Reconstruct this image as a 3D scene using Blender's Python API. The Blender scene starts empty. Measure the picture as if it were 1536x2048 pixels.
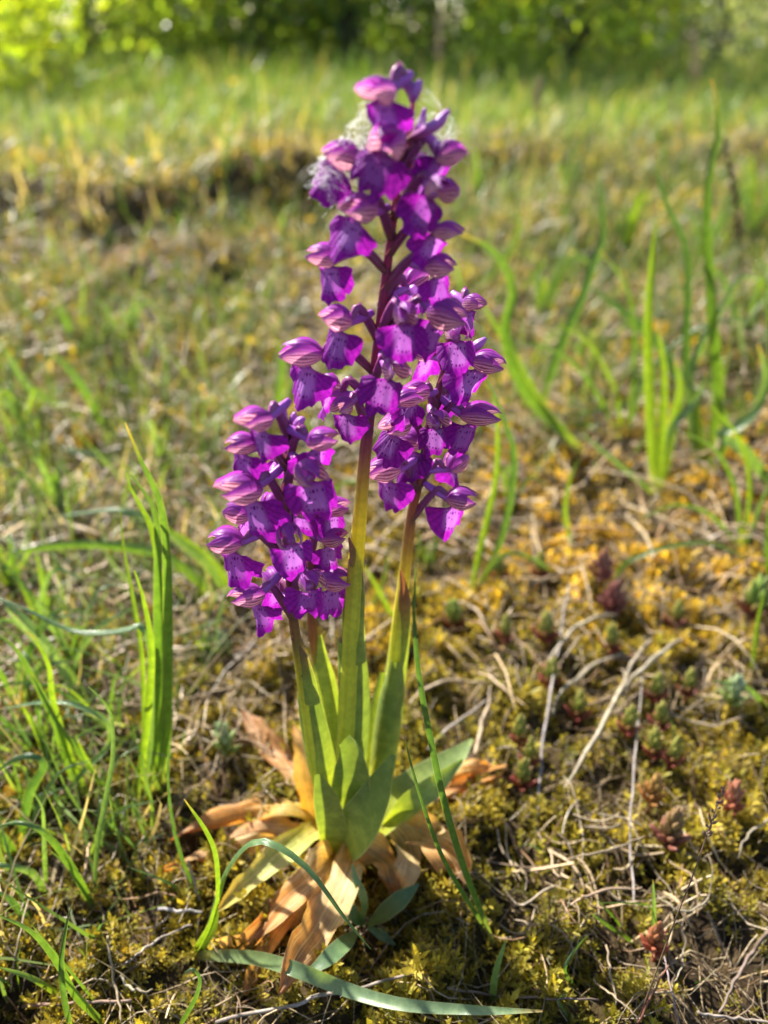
import bpy, math, random
import numpy as np
from mathutils import Vector

rng = np.random.default_rng(7)
random.seed(7)
R = math.radians
scene = bpy.context.scene

# ------------------------------------------------------------------ camera, light, exposure
FPX, CH, PITCH = 1607.0, 0.28, R(31.0)          # focal length in photo pixels, camera height, tilt down
cam_d = bpy.data.cameras.new('camera')
cam_d.sensor_fit = 'VERTICAL'
cam_d.sensor_height = 24.0
cam_d.lens = FPX / 2048 * 24.0
cam_d.clip_start, cam_d.clip_end = 0.005, 900.0
cam_d.dof.use_dof = True
cam_d.dof.focus_distance = 0.232
cam_d.dof.aperture_fstop = cam_d.lens / 3.9
cam = bpy.data.objects.new('camera', cam_d)
scene.collection.objects.link(cam)
cam.location = (0, 0, CH)
cam.rotation_euler = (math.pi / 2 - PITCH, 0, 0)
scene.camera = cam

SUN_EL, SUN_AZ = R(43), R(-42)                  # azimuth measured from +Y towards +X
world = bpy.data.worlds.new('World'); scene.world = world; world.use_nodes = True
wn = world.node_tree.nodes; wl = world.node_tree.links
sky = wn.new('ShaderNodeTexSky'); sky.sky_type = 'NISHITA'; sky.sun_disc = False
sky.sun_elevation = SUN_EL; sky.sun_rotation = SUN_AZ
bg = wn['Background']; bg.inputs['Strength'].default_value = 0.075
wl.new(sky.outputs[0], bg.inputs['Color'])
sun_d = bpy.data.lights.new('sun', 'SUN'); sun_d.energy = 5.0; sun_d.angle = R(0.53); sun_d.color = (1.0, 0.94, 0.84)
sun = bpy.data.objects.new('sun', sun_d); scene.collection.objects.link(sun)
sdir = Vector((math.sin(SUN_AZ) * math.cos(SUN_EL), math.cos(SUN_AZ) * math.cos(SUN_EL), math.sin(SUN_EL)))
sun.rotation_euler = sdir.to_track_quat('Z', 'Y').to_euler()
vs = scene.view_settings
vs.view_transform = 'Standard'; vs.look = 'None'; vs.exposure = 1.75; vs.gamma = 1.0; vs.use_curve_mapping = False
scene.cycles.use_denoising = True
scene.cycles.max_bounces = 10
scene.cycles.transmission_bounces = 6
scene.cycles.transparent_max_bounces = 6

# ------------------------------------------------------------------ geometry helpers
col = scene.collection
FWD = np.array([0, math.cos(PITCH), -math.sin(PITCH)]); UPV = np.array([0, math.sin(PITCH), math.cos(PITCH)])
CAM = np.array([0, 0, CH])

def sst(a, b, x):
    t = np.clip((x - a) / (b - a), 0, 1); return t * t * (3 - 2 * t)

_r = np.random.default_rng(3)
def waves(n, lo, hi):
    wl_ = np.exp(_r.uniform(np.log(lo), np.log(hi), n)); a = _r.uniform(0, 2 * np.pi, n)
    return [(math.cos(a[i]) * 2 * math.pi / wl_[i], math.sin(a[i]) * 2 * math.pi / wl_[i], _r.uniform(0, 6.28), wl_[i]) for i in range(n)]
W_CUSH, W_MED, W_FAR, W_MASK, W_MASK2 = waves(9, .022, .07), waves(6, .15, .45), waves(9, .22, .9), waves(8, .05, .2), waves(8, .3, 1.4)
def wsum(ws, x, y):
    s = 0
    for kx, ky, p, w in ws: s = s + np.sin(kx * x + ky * y + p)
    return s / math.sqrt(len(ws))
HUM = [(-.40, 1.36, .048, .13), (-.21, 1.55, .050, .12), (-.66, 1.50, .046, .15), (-.04, 1.85, .035, .16), (-.60, 1.02, .026, .10), (-.27, 1.05, .022, .08), (.42, 1.95, .02, .28), (.20, 1.2, .016, .12), (.62, 1.35, .022, .14), (-1.05, 1.6, .05, .2), (.95, 1.9, .025, .25), (-.55, .82, .022, .08), (.30, .72, .016, .07), (.36, .55, .014, .05)]
def gh(x, y):
    x = np.asarray(x, float); y = np.asarray(y, float)
    d = np.sqrt(x * x + y * y)
    z = .0056 * wsum(W_CUSH, x, y) * (1 - sst(1.0, 2.0, d))
    z = z + .004 * wsum(W_MED, x, y) * sst(.1, .6, np.abs(y - .2) + np.abs(x))
    z = z + .018 * wsum(W_FAR, x, y) * sst(.5, 1.6, d) * (1 - .6 * sst(6, 20, d))
    # mossy hummocks with steep near sides, mostly at the left
    for hx_, hy_, hh_, hr_ in HUM:
        dd = np.sqrt((x - hx_) ** 2 + ((y - hy_) * 1.1) ** 2) / (hr_ * (1 + .18 * np.sin(5 * np.arctan2(y - hy_, x - hx_) + hx_ * 20) + .1 * np.sin(11 * np.arctan2(y - hy_, x - hx_))))
        z = z + 1.8 * hh_ * np.exp(-dd ** 6)
    return z

def ray(px, py):
    return FWD + np.array([1, 0, 0]) * (px - 768) / FPX + UPV * (1024 - py) / FPX
def P(px, py, Y):
    d = ray(px, py); return CAM + d * (Y / d[1])
def G(px, py, lift=0.0):
    d = ray(px, py); z = 0.0
    t = (CH - lift) / max(-d[2], 1e-3)
    for _ in range(25):
        p = CAM + d * t
        t = .5 * t + .5 * (CH - lift - float(gh(p[0], p[1]))) / max(-d[2], 1e-3)
    return CAM + d * t
def mpp(p):                                      # metres per photo pixel at a point
    return float(np.dot(np.asarray(p) - CAM, FWD)) / FPX

def norm(v):
    v = np.asarray(v, float); n = np.linalg.norm(v); return v / n if n > 1e-12 else v

def smooth_path(pts, n):
    """Catmull-Rom resample of a list of points"""
    p = np.asarray(pts, float)
    if len(p) == 2:
        t = np.linspace(0, 1, n)[:, None]; return p[0] * (1 - t) + p[1] * t
    q = np.vstack([2 * p[0] - p[1], p, 2 * p[-1] - p[-2]])
    L = np.concatenate([[0], np.cumsum(np.linalg.norm(np.diff(p, axis=0), axis=1) + 1e-9)]); L /= L[-1]
    out = []
    for s in np.linspace(0, 1, n):
        i = min(max(np.searchsorted(L, s, side='right') - 1, 0), len(p) - 2)
        t = (s - L[i]) / (L[i + 1] - L[i])
        a, b, c, d = q[i], q[i + 1], q[i + 2], q[i + 3]
        out.append(.5 * ((2 * b) + (-a + c) * t + (2 * a - 5 * b + 4 * c - d) * t * t + (-a + 3 * b - 3 * c + d) * t ** 3))
    return np.array(out)
def lerp_list(vals, s):
    v = np.asarray(vals, float); x = np.linspace(0, 1, len(v))
    if v.ndim == 1: return np.interp(s, x, v)
    return np.array([np.interp(s, x, v[:, k]) for k in range(v.shape[1])])

class MB:
    def __init__(s): s.v = []; s.f = []; s.uv = []; s.c = []
    def grid(s, pts, uvs, cols, close=False):
        """pts: rows x cols x 3"""
        base = len(s.v); r, c = len(pts), len(pts[0])
        for i in range(r):
            for j in range(c):
                s.v.append(tuple(pts[i][j])); s.uv.append(tuple(uvs[i][j])); s.c.append(tuple(cols[i][j]))
        for i in range(r - 1):
            for j in range(c if close else c - 1):
                k = (j + 1) % c
                s.f.append((base + i * c + j, base + i * c + k, base + (i + 1) * c + k, base + (i + 1) * c + j))
        return base
    def tube(s, path, radii, n=8, cols=((1, 1, 1),), rings=None, cap=True, wob=0.0):
        rings = rings or max(len(path) * 3, 4)
        p = smooth_path(path, rings); t = np.gradient(p, axis=0)
        ref = np.array([.31, .2, .93]); rows, uvr, cr = [], [], []
        side = None
        for i in range(rings):
            T = norm(t[i])
            side = norm(np.cross(T, ref)) if side is None else norm(side - T * np.dot(side, T))
            B = np.cross(T, side); q = i / (rings - 1); r_ = lerp_list(radii, q); cc = lerp_list(cols, q)
            row = []
            for j in range(n):
                a = 2 * math.pi * j / n; rr = r_ * (1 + wob * math.sin(3 * a + i * .7))
                row.append(p[i] + (side * math.cos(a) + B * math.sin(a)) * rr)
            rows.append(row); uvr.append([(j / n, q) for j in range(n)]); cr.append([cc] * n)
        b = s.grid(rows, uvr, cr, close=True)
        if cap:
            s.f.append(tuple(b + j for j in range(n))[::-1]); s.f.append(tuple(b + (rings - 1) * n + j for j in range(n)))
    def leaf(s, path, widths, cols, cup=0.5, nrm=(0, -1, .5), sign=1, n=7, rings=16, twist=0.0, wav=0.0, ph=0.0, jag=0.0):
        p = smooth_path(path, rings); t = np.gradient(p, axis=0); rows, uvr, cr = [], [], []
        nrm = norm(nrm)
        for i in range(rings):
            q = i / (rings - 1); T = norm(t[i]); S = norm(np.cross(T, nrm))
            if np.linalg.norm(S) < .1: S = np.array([1., 0, 0])
            N = np.cross(S, T)
            a0 = twist * (q - .3)
            S, N = S * math.cos(a0) + N * math.sin(a0), N * math.cos(a0) - S * math.sin(a0)
            w = lerp_list(widths, q) * (1 + jag * (math.sin(q * 17 + ph) + .7 * math.sin(q * 43 + ph * 3) * q)); cu = lerp_list(cup, q) if np.ndim(cup) else cup
            cu = max(cu, .02); Rr = w / 2 / math.sin(min(cu / 2, math.pi / 2)); cc = lerp_list(cols, q)
            row = []
            for j in range(n):
                u = 2 * j / (n - 1) - 1; an = u * cu / 2
                pt = p[i] + S * Rr * math.sin(an) + N * sign * Rr * (1 - math.cos(an))
                if wav: pt = pt + N * wav * (math.sin(q * 9 + ph + u * 1.7) * (.35 + abs(u)) + .5 * math.sin(q * 21 + ph * 2 + u * 3) * abs(u))
                row.append(pt)
            rows.append(row); uvr.append([(j / (n - 1), q) for j in range(n)]); cr.append([cc] * n)
        s.grid(rows, uvr, cr)
    def build(s, name, mat, parent=None, smooth=True, loc=None):
        """vertices are world positions; the object sits at loc (or its parent's place)"""
        o0 = np.array(parent['_o']) if parent is not None else np.array(loc if loc is not None else (0, 0, 0), float)
        me = bpy.data.meshes.new(name)
        me.from_pydata([tuple(np.asarray(v) - o0) for v in s.v], [], s.f)
        uvl = me.uv_layers.new(name='UVMap'); li = np.empty(len(me.loops), int); me.loops.foreach_get('vertex_index', li)
        uvl.data.foreach_set('uv', np.asarray(s.uv, float)[li].ravel())
        ca = me.attributes.new('tint', 'FLOAT_COLOR', 'POINT')
        c = np.ones((len(s.v), 4)); c[:, :3] = np.asarray(s.c, float)[:, :3]; ca.data.foreach_set('color', c.ravel())
        if smooth: me.polygons.foreach_set('use_smooth', [True] * len(me.polygons))
        me.materials.append(mat); me.update()
        o = bpy.data.objects.new(name, me); col.objects.link(o)
        if parent is not None: o.parent = parent; o['_o'] = list(o0)
        else: o.location = tuple(o0); o['_o'] = list(o0)
        return o

def thing(name, loc, label, cat, group=None):
    o = bpy.data.objects.new(name, None); col.objects.link(o); o.location = tuple(loc); o['_o'] = [float(v) for v in loc]
    o.empty_display_size = .01
    return tag(o, label, cat, group)
def tag(o, label, cat, group=None):
    o['label'] = label; o['category'] = cat
    if group: o['group'] = group
    return o

def fast_mesh(name, V, F, tint, mat, smooth=False):
    V = np.ascontiguousarray(V, np.float32); F = np.ascontiguousarray(F, np.int32); k = F.shape[1]
    me = bpy.data.meshes.new(name)
    me.vertices.add(len(V)); me.vertices.foreach_set('co', V.ravel())
    me.loops.add(F.size); me.loops.foreach_set('vertex_index', F.ravel())
    me.polygons.add(len(F)); me.polygons.foreach_set('loop_start', np.arange(len(F), dtype=np.int32) * k)
    if smooth: me.polygons.foreach_set('use_smooth', np.ones(len(F), bool))
    me.update(calc_edges=True); me.validate()
    a = me.attributes.new('tint', 'FLOAT_COLOR', 'POINT')
    c = np.ones((len(V), 4), np.float32); c[:, :3] = tint; a.data.foreach_set('color', c.ravel())
    me.materials.append(mat)
    o = bpy.data.objects.new(name, me); col.objects.link(o); return o

def rotz_tilt(n, tilt, g):
    """n random rotation matrices: spin about z, then tilt by up to tilt (rad, normal-ish)"""
    a = g.uniform(0, 2 * np.pi, n); b = g.normal(0, 1, n) * tilt; c = g.uniform(0, 2 * np.pi, n)
    def rz(t):
        m = np.zeros((n, 3, 3)); m[:, 0, 0] = np.cos(t); m[:, 0, 1] = -np.sin(t); m[:, 1, 0] = np.sin(t); m[:, 1, 1] = np.cos(t); m[:, 2, 2] = 1; return m
    def rx(t):
        m = np.zeros((n, 3, 3)); m[:, 1, 1] = np.cos(t); m[:, 1, 2] = -np.sin(t); m[:, 2, 1] = np.sin(t); m[:, 2, 2] = np.cos(t); m[:, 0, 0] = 1; return m
    return rz(c) @ rx(b) @ rz(a)

class Cloud:
    """collects many copies of small templates into one mesh"""
    def __init__(s): s.V = []; s.F = []; s.T = []; s.n = 0
    def add(s, tv, tf, pos, rot, scale, tint, jit=0.0, g=rng):
        N = len(pos)
        if N == 0: return
        sc = scale[:, None, None] if np.ndim(scale) == 1 else scale[:, None, :]
        v = np.einsum('nij,nkj->nki', rot, tv[None] * sc) + pos[:, None, :]
        f = tf[None] + (np.arange(N) * len(tv))[:, None, None] + s.n
        s.V.append(v.reshape(-1, 3)); s.F.append(f.reshape(-1, tf.shape[1])); s.T.append(np.repeat(tint, len(tv), axis=0)); s.n += N * len(tv)
    def build(s, name, mat, label, cat, smooth=False):
        o = fast_mesh(name, np.vstack(s.V), np.vstack(s.F), np.vstack(s.T), mat, smooth)
        o['kind'] = 'stuff'; tag(o, label, cat); return o

# ------------------------------------------------------------------ materials
def new_mat(name):
    m = bpy.data.materials.new(name); m.use_nodes = True
    nt = m.node_tree; nt.nodes.clear(); return m, nt
def nd(nt, typ, **kw):
    n = nt.nodes.new(typ)
    for k, v in kw.items():
        if k == 'inp':
            for a, b in v.items(): n.inputs[a].default_value = b
        else: setattr(n, k, v)
    return n
def lk(nt, a, b): nt.links.new(a, b)
def mathn(nt, op, a, b=None, clamp=False):
    n = nd(nt, 'ShaderNodeMath', operation=op, use_clamp=clamp)
    for i, v in enumerate((a, b)):
        if v is None: continue
        if isinstance(v, (int, float)): n.inputs[i].default_value = v
        else: lk(nt, v, n.inputs[i])
    return n.outputs[0]
def mixc(nt, fac, a, b, blend='MIX'):
    n = nd(nt, 'ShaderNodeMix', data_type='RGBA', blend_type=blend)
    for i, v in ((0, fac), (6, a), (7, b)):
        if isinstance(v, (int, float)): n.inputs[i].default_value = v
        elif isinstance(v, tuple): n.inputs[i].default_value = v + (1,) if len(v) == 3 else v
        else: lk(nt, v, n.inputs[i])
    return n.outputs[2]
def ramp(nt, fac, a, b, c0=0.0, c1=1.0):
    n = nd(nt, 'ShaderNodeMapRange', interpolation_type='SMOOTHSTEP', inp={1: a, 2: b, 3: c0, 4: c1}); lk(nt, fac, n.inputs[0]); return n.outputs[0]
def finish(nt, colr, trans=0.4, rough=.5, spec=.3, tcol=(1.15, 1.05, .55), bump=None, bstr=.2, bdist=.0005, sheen=0):
    pr = nd(nt, 'ShaderNodeBsdfPrincipled', inp={'Roughness': rough, 'Specular IOR Level': spec}); lk(nt, colr, pr.inputs['Base Color'])
    out = nd(nt, 'ShaderNodeOutputMaterial')
    if bump is not None:
        bn = nd(nt, 'ShaderNodeBump', inp={'Strength': bstr, 'Distance': bdist}); lk(nt, bump, bn.inputs['Height']); lk(nt, bn.outputs[0], pr.inputs['Normal'])
    if trans > 0:
        tr = nd(nt, 'ShaderNodeBsdfTranslucent'); lk(nt, mixc(nt, 1.0, colr, tcol, 'MULTIPLY'), tr.inputs['Color'])
        mx = nd(nt, 'ShaderNodeMixShader', inp={0: trans}); lk(nt, pr.outputs[0], mx.inputs[1]); lk(nt, tr.outputs[0], mx.inputs[2]); lk(nt, mx.outputs[0], out.inputs[0])
    else: lk(nt, pr.outputs[0], out.inputs[0])
def tintn(nt): return nd(nt, 'ShaderNodeAttribute', attribute_name='tint').outputs['Color']
def uvsep(nt):
    u = nd(nt, 'ShaderNodeUVMap'); s = nd(nt, 'ShaderNodeSeparateXYZ'); lk(nt, u.outputs[0], s.inputs[0]); return u.outputs[0], s.outputs[0], s.outputs[1]
def noise(nt, vec, scale, detail=3, rough=.6):
    n = nd(nt, 'ShaderNodeTexNoise', inp={'Scale': scale, 'Detail': detail, 'Roughness': rough})
    if vec is not None: lk(nt, vec, n.inputs['Vector'])
    return n.outputs['Fac']
def geopos(nt): return nd(nt, 'ShaderNodeNewGeometry').outputs['Position']

def mat_leaf(name, trans=.34, rough=.38, veins=9, tcol=(1.5, 1.45, .35), blotch=None, spec=.4):
    m, nt = new_mat(name); t = tintn(nt); uv, u, v = uvsep(nt)
    w = mathn(nt, 'SINE', mathn(nt, 'MULTIPLY', u, veins * 6.283))
    vein = mathn(nt, 'POWER', mathn(nt, 'ABSOLUTE', w), 6)
    mp = nd(nt, 'ShaderNodeMapping', inp={'Scale': (5, 1.2, 1)}); lk(nt, uv, mp.inputs[0])
    nz = noise(nt, geopos(nt), 260, 4)
    c = mixc(nt, mathn(nt, 'MULTIPLY', vein, .5), t, mixc(nt, 1.0, t, (.55, .62, .5), 'MULTIPLY'))
    c = mixc(nt, ramp(nt, nz, .35, .7), mixc(nt, 1.0, c, (.78, .8, .8), 'MULTIPLY'), mixc(nt, 1.0, c, (1.18, 1.12, 1.1), 'MULTIPLY'))
    if not blotch:
        eg = mathn(nt, 'ABSOLUTE', mathn(nt, 'SUBTRACT', u, .5)); c = mixc(nt, ramp(nt, eg, .455, .49, 0, .55), c, (.46, .48, .22))
        c = mixc(nt, ramp(nt, noise(nt, geopos(nt), 330, 3), .70, .76, 0, .7), c, (.20, .13, .05))
    if blotch:
        mp2 = nd(nt, 'ShaderNodeMapping', inp={'Scale': (16, .9, 1)}); lk(nt, uv, mp2.inputs[0]); sk = noise(nt, mp2.outputs[0], 1.3, 4, .6)
        c = mixc(nt, ramp(nt, sk, .46, .68, 0, .85), c, (.76, .62, .34)); c = mixc(nt, ramp(nt, sk, .44, .26, 0, .55), c, (.46, .19, .05))
        st = noise(nt, mp.outputs[0], 2.2, 5, .7); st2 = noise(nt, geopos(nt), 160, 4)
        c = mixc(nt, ramp(nt, mathn(nt, 'MULTIPLY', st, mathn(nt, 'ADD', st2, .5)), .57, .75), c, blotch)
    finish(nt, c, trans, rough, spec, tcol, bump=mathn(nt, 'ADD', vein, mathn(nt, 'MULTIPLY', nz, .8)), bstr=.35, bdist=.0002)
    return m

def mat_lip():
    m, nt = new_mat('orchid_lip'); uv, u, v = uvsep(nt); t = tintn(nt)     # uv in millimetres across and down
    vor = nd(nt, 'ShaderNodeTexVoronoi', inp={'Scale': 1.02, 'Randomness': .6}); 
    mp = nd(nt, 'ShaderNodeMapping', inp={'Scale': (1.0, .72, 1)}); lk(nt, uv, mp.inputs[0]); lk(nt, mp.outputs[0], vor.inputs['Vector'])
    dots = ramp(nt, vor.outputs['Distance'], .26, .37, 1, 0)
    au = mathn(nt, 'ABSOLUTE', u)
    cm = mathn(nt, 'MULTIPLY', ramp(nt, au, 1.6, 3.4, 1, 0), mathn(nt, 'MULTIPLY', ramp(nt, v, .6, 2.2), ramp(nt, v, 6.3, 8.6, 1, 0)))
    # radiating veins
    ang = mathn(nt, 'ARCTAN2', u, mathn(nt, 'ADD', v, .6)); rv = mathn(nt, 'POWER', mathn(nt, 'ABSOLUTE', mathn(nt, 'SINE', mathn(nt, 'MULTIPLY', ang, 17))), 5)
    nz = noise(nt, uv, .9, 4); nf = noise(nt, uv, 7.0, 3)
    c = mixc(nt, ramp(nt, nz, .3, .75), (.255, .009, .325), (.385, .02, .45))
    c = mixc(nt, ramp(nt, nf, .3, .7), mixc(nt, 1.0, c, (.78, .8, .82), 'MULTIPLY'), mixc(nt, 1.0, c, (1.25, 1.25, 1.2), 'MULTIPLY'))
    c = mixc(nt, mathn(nt, 'MULTIPLY', rv, .45), c, (.12, .004, .21))
    t2 = ramp(nt, noise(nt, geopos(nt), 45, 2), .38, .6, .55, 1.0)
    c = mixc(nt, mathn(nt, 'MULTIPLY', cm, t2), c, (.42, .17, .57))
    c = mixc(nt, mathn(nt, 'MULTIPLY', dots, ramp(nt, cm, .1, .5, 0, .95)), c, (.12, .005, .19))
    c = mixc(nt, 1.0, c, t, 'MULTIPLY')
    finish(nt, c, .42, .62, .18, (1.35, 1.0, 1.15), bump=mathn(nt, 'ADD', mathn(nt, 'ADD', rv, nz), nf), bstr=.9, bdist=.0004)
    return m
def mat_sepal():
    m, nt = new_mat('orchid_sepal'); uv, u, v = uvsep(nt); t = tintn(nt)
    wv = mathn(nt, 'ADD', mathn(nt, 'MULTIPLY', u, 6.5 * 3.1416), mathn(nt, 'MULTIPLY', noise(nt, uv, 4, 2), 2.2))
    s = mathn(nt, 'POWER', mathn(nt, 'ABSOLUTE', mathn(nt, 'SINE', wv)), 3.0)
    pale = ramp(nt, u, .18, .72)
    pale = mathn(nt, 'MULTIPLY', pale, ramp(nt, v, .65, 1.0, 1, .6))
    nz = noise(nt, geopos(nt), 900, 3)
    c = mixc(nt, pale, (.27, .04, .34), (.70, .42, .47))
    c = mixc(nt, mathn(nt, 'MULTIPLY', s, ramp(nt, pale, .05, .6, .25, .85)), c, (.13, .012, .09))
    c = mixc(nt, ramp(nt, nz, .3, .7), c, mixc(nt, 1.0, c, (1.15, 1.15, 1.2), 'MULTIPLY'))
    c = mixc(nt, 1.0, c, t, 'MULTIPLY')
    finish(nt, c, .5, .42, .35, (1.25, .95, 1.0), bump=mathn(nt, 'ADD', s, nz), bstr=.45, bdist=.0002)
    return m
def mat_tube(name, trans=.25, rough=.4, tcol=(1.3, 1.2, .6), ridges=6, spec=.4, mott=0):
    m, nt = new_mat(name); t = tintn(nt); uv, u, v = uvsep(nt)
    w = mathn(nt, 'SINE', mathn(nt, 'MULTIPLY', u, ridges * 6.283)); nz = noise(nt, geopos(nt), 500, 3)
    c = mixc(nt, ramp(nt, w, 0, 1, 0, .22), t, mixc(nt, 1.0, t, (.6, .55, .6), 'MULTIPLY'))
    c = mixc(nt, ramp(nt, nz, .3, .75), c, mixc(nt, 1.0, c, (1.25, 1.2, 1.2), 'MULTIPLY'))
    if mott: c = mixc(nt, ramp(nt, noise(nt, geopos(nt), 190, 5, .7), .42, .66, mott, 0), c, (.09, .065, .045))
    finish(nt, c, trans, rough, spec, tcol, bump=mathn(nt, 'ADD', w, nz), bstr=.3, bdist=.0003)
    return m
def mat_stuff(name, trans=.35, rough=.6, spec=.3, tcol=(1.3, 1.15, .5), var=.35, nscale=700):
    m, nt = new_mat(name); t = tintn(nt); nz = noise(nt, geopos(nt), nscale, 2)
    c = mixc(nt, ramp(nt, nz, .3, .7), mixc(nt, 1.0, t, (1 - var,) * 3, 'MULTIPLY'), mixc(nt, 1.0, t, (1 + var,) * 3, 'MULTIPLY'))
    finish(nt, c, trans, rough, spec, tcol); return m
def mat_ground():
    m, nt = new_mat('soil_and_moss'); p = geopos(nt)
    n1 = noise(nt, p, 9, 5); n2 = noise(nt, p, 120, 5); n3 = noise(nt, p, 1.1, 4)
    c = mixc(nt, ramp(nt, n2, .35, .7), (.018, .012, .007), (.075, .052, .026))
    c = mixc(nt, mathn(nt, 'MULTIPLY', ramp(nt, n1, .42, .62), .7), c, (.07, .052, .012))
    d = nd(nt, 'ShaderNodeSeparateXYZ'); lk(nt, p, d.inputs[0])
    c = mixc(nt, mathn(nt, 'MULTIPLY', ramp(nt, d.outputs[1], 1.5, 4.0), ramp(nt, n3, .3, .6, .5, 1)), c, (.07, .10, .025))
    finish(nt, c, 0, .95, .1, bump=mathn(nt, 'ADD', n2, n1), bstr=.8, bdist=.004)
    return m
def mat_bark():
    m, nt = new_mat('bark'); p = geopos(nt); mp = nd(nt, 'ShaderNodeMapping', inp={'Scale': (1, 1, .2)}); lk(nt, p, mp.inputs[0])
    n = noise(nt, mp.outputs[0], 40, 5)
    finish(nt, mixc(nt, ramp(nt, n, .3, .7), (.035, .028, .022), (.12, .10, .08)), 0, .9, .1, bump=n, bstr=.8, bdist=.02); return m

M_LEAF = mat_leaf('fresh_leaf'); M_GRASS = mat_leaf('grass_blade', trans=.45, rough=.27, veins=5, spec=.6)
M_DEAD = mat_leaf('withered_leaf', trans=.45, rough=.5, veins=8, tcol=(1.5, 1.1, .4), blotch=(.20, .075, .03), spec=.3)
M_LIP, M_SEPAL = mat_lip(), mat_sepal()
M_STEM = mat_tube('orchid_stem', trans=.42, tcol=(1.6, 1.5, .5)); M_OVARY = mat_tube('flower_stalk', trans=.2, rough=.35, tcol=(1.2, .8, 1.0), ridges=3)
M_STRAW = mat_tube('dry_stem', mott=.55, trans=.12, rough=.6, tcol=(1.1, 1, .8), ridges=4, spec=.25)
M_MOSS = mat_stuff('moss', trans=.42, rough=.55, tcol=(1.3, 1.2, .45)); M_LITTER = mat_stuff('dry_litter', trans=.18, rough=.42, spec=.45, tcol=(1.1, 1, .8))
M_MEADOW = mat_stuff('meadow_grass', trans=.5, rough=.42, spec=.4, tcol=(1.25, 1.2, .5), var=.25, nscale=20)
M_CROWN = mat_stuff('shrub_leaves', trans=.55, rough=.35, spec=.45, tcol=(1.45, 1.4, .35), var=.3, nscale=8)
M_SEDUM = mat_stuff('stonecrop', trans=.3, rough=.35, spec=.45, tcol=(1.2, 1.1, .6), var=.15, nscale=900)
M_BARK = mat_bark()
m_, nt_ = new_mat('cobweb'); c_ = nd(nt_, 'ShaderNodeRGB'); c_.outputs[0].default_value = (.95, .95, .93, 1); finish(nt_, c_.outputs[0], .7, .3, .5, (1, 1, 1)); M_WEB = m_

# ------------------------------------------------------------------ ground
def build_ground():
    nx, ny = 300, 320
    u = np.linspace(-1, 1, nx); x = .13 * np.sinh(7.9 * u); 
    v = np.linspace(-1, 1, ny); y = .32 + .13 * np.sinh(7.9 * v)
    X, Y = np.meshgrid(x, y); Z = gh(X, Y)
    V = np.stack([X, Y, Z], -1).reshape(-1, 3); i = np.arange(nx * ny).reshape(ny, nx)
    F = np.stack([i[:-1, :-1], i[:-1, 1:], i[1:, 1:], i[1:, :-1]], -1).reshape(-1, 4)
    o = fast_mesh('ground', V, F, np.ones((len(V), 3)), mat_ground(), True); o['kind'] = 'structure'
    o['label'] = 'mossy uneven ground with dry litter'
build_ground()

# ------------------------------------------------------------------ trees and shrubs behind the meadow
def leaf_card():
    tv = np.array([[0, 0, 0], [.42, .06, .45], [0, .16, 1.0], [-.42, .06, .45], [0, -.04, .5]]); tf = np.array([[0, 1, 4], [1, 2, 4], [2, 3, 4], [3, 0, 4]]); return tv, tf
def shrub(name, x, y, h, rx, tint, n, leaf, label, cat, trunk_h=.0, seed=1, low=.05, limbs=7, group='shrubs and trees at the far edge'):
    g = np.random.default_rng(seed); z0 = float(gh(x, y)) - .02
    t = thing(name, (x, y, z0), label, cat, group); m = MB()
    tr = max(.03, h * .022)
    top = np.array([x + g.normal(0, .1), y + g.normal(0, .1), z0 + h * .8])
    m.tube([(x, y, z0 - .05), ((x + top[0]) / 2 + g.normal(0, .06), (y + top[1]) / 2, z0 + h * .4), top], [tr * 1.3, tr, tr * .25], 8, ((1, 1, 1),), 10)
    cl = []
    for k in range(limbs):
        a = g.uniform(0, 6.28); f = g.uniform(.12, .6); s = np.array([x, y, z0 + h * f])
        e = s + np.array([math.cos(a) * rx * g.uniform(.5, .9), math.sin(a) * rx * g.uniform(.5, .9), h * g.uniform(.1, .35)])
        m.tube([s, (s + e) / 2 + np.array([0, 0, .05 * h]), e], [tr * .55, tr * .35, tr * .1], 6, ((1, 1, 1),), 7); cl.append(e)
    m.build('trunk', M_BARK, t)
    c = Cloud(); nc = 46
    cen = []
    for k in range(nc):
        d = g.normal(size=3); d /= np.linalg.norm(d); r = g.uniform(.35, 1) ** .6
        cen.append([x + d[0] * rx * r, y + d[1] * rx * r, z0 + h * (low + (1 - low) * (.5 + .5 * d[2] * r))])
    cen = np.array(cen); w = g.uniform(.3, 1.4, nc); w /= w.sum(); idx = g.choice(nc, n, p=w)
    pos = cen[idx] + g.normal(0, 1, (n, 3)) * np.array([rx * .17, rx * .17, h * .1]) 
    pos[:, 2] = np.maximum(pos[:, 2], z0 + .02)
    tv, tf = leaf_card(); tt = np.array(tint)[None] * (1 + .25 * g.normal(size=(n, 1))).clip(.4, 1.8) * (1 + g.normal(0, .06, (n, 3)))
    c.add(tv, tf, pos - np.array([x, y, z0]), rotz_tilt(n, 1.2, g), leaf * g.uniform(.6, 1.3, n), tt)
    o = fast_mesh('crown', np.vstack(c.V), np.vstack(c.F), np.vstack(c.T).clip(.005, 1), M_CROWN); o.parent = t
    return t
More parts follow.
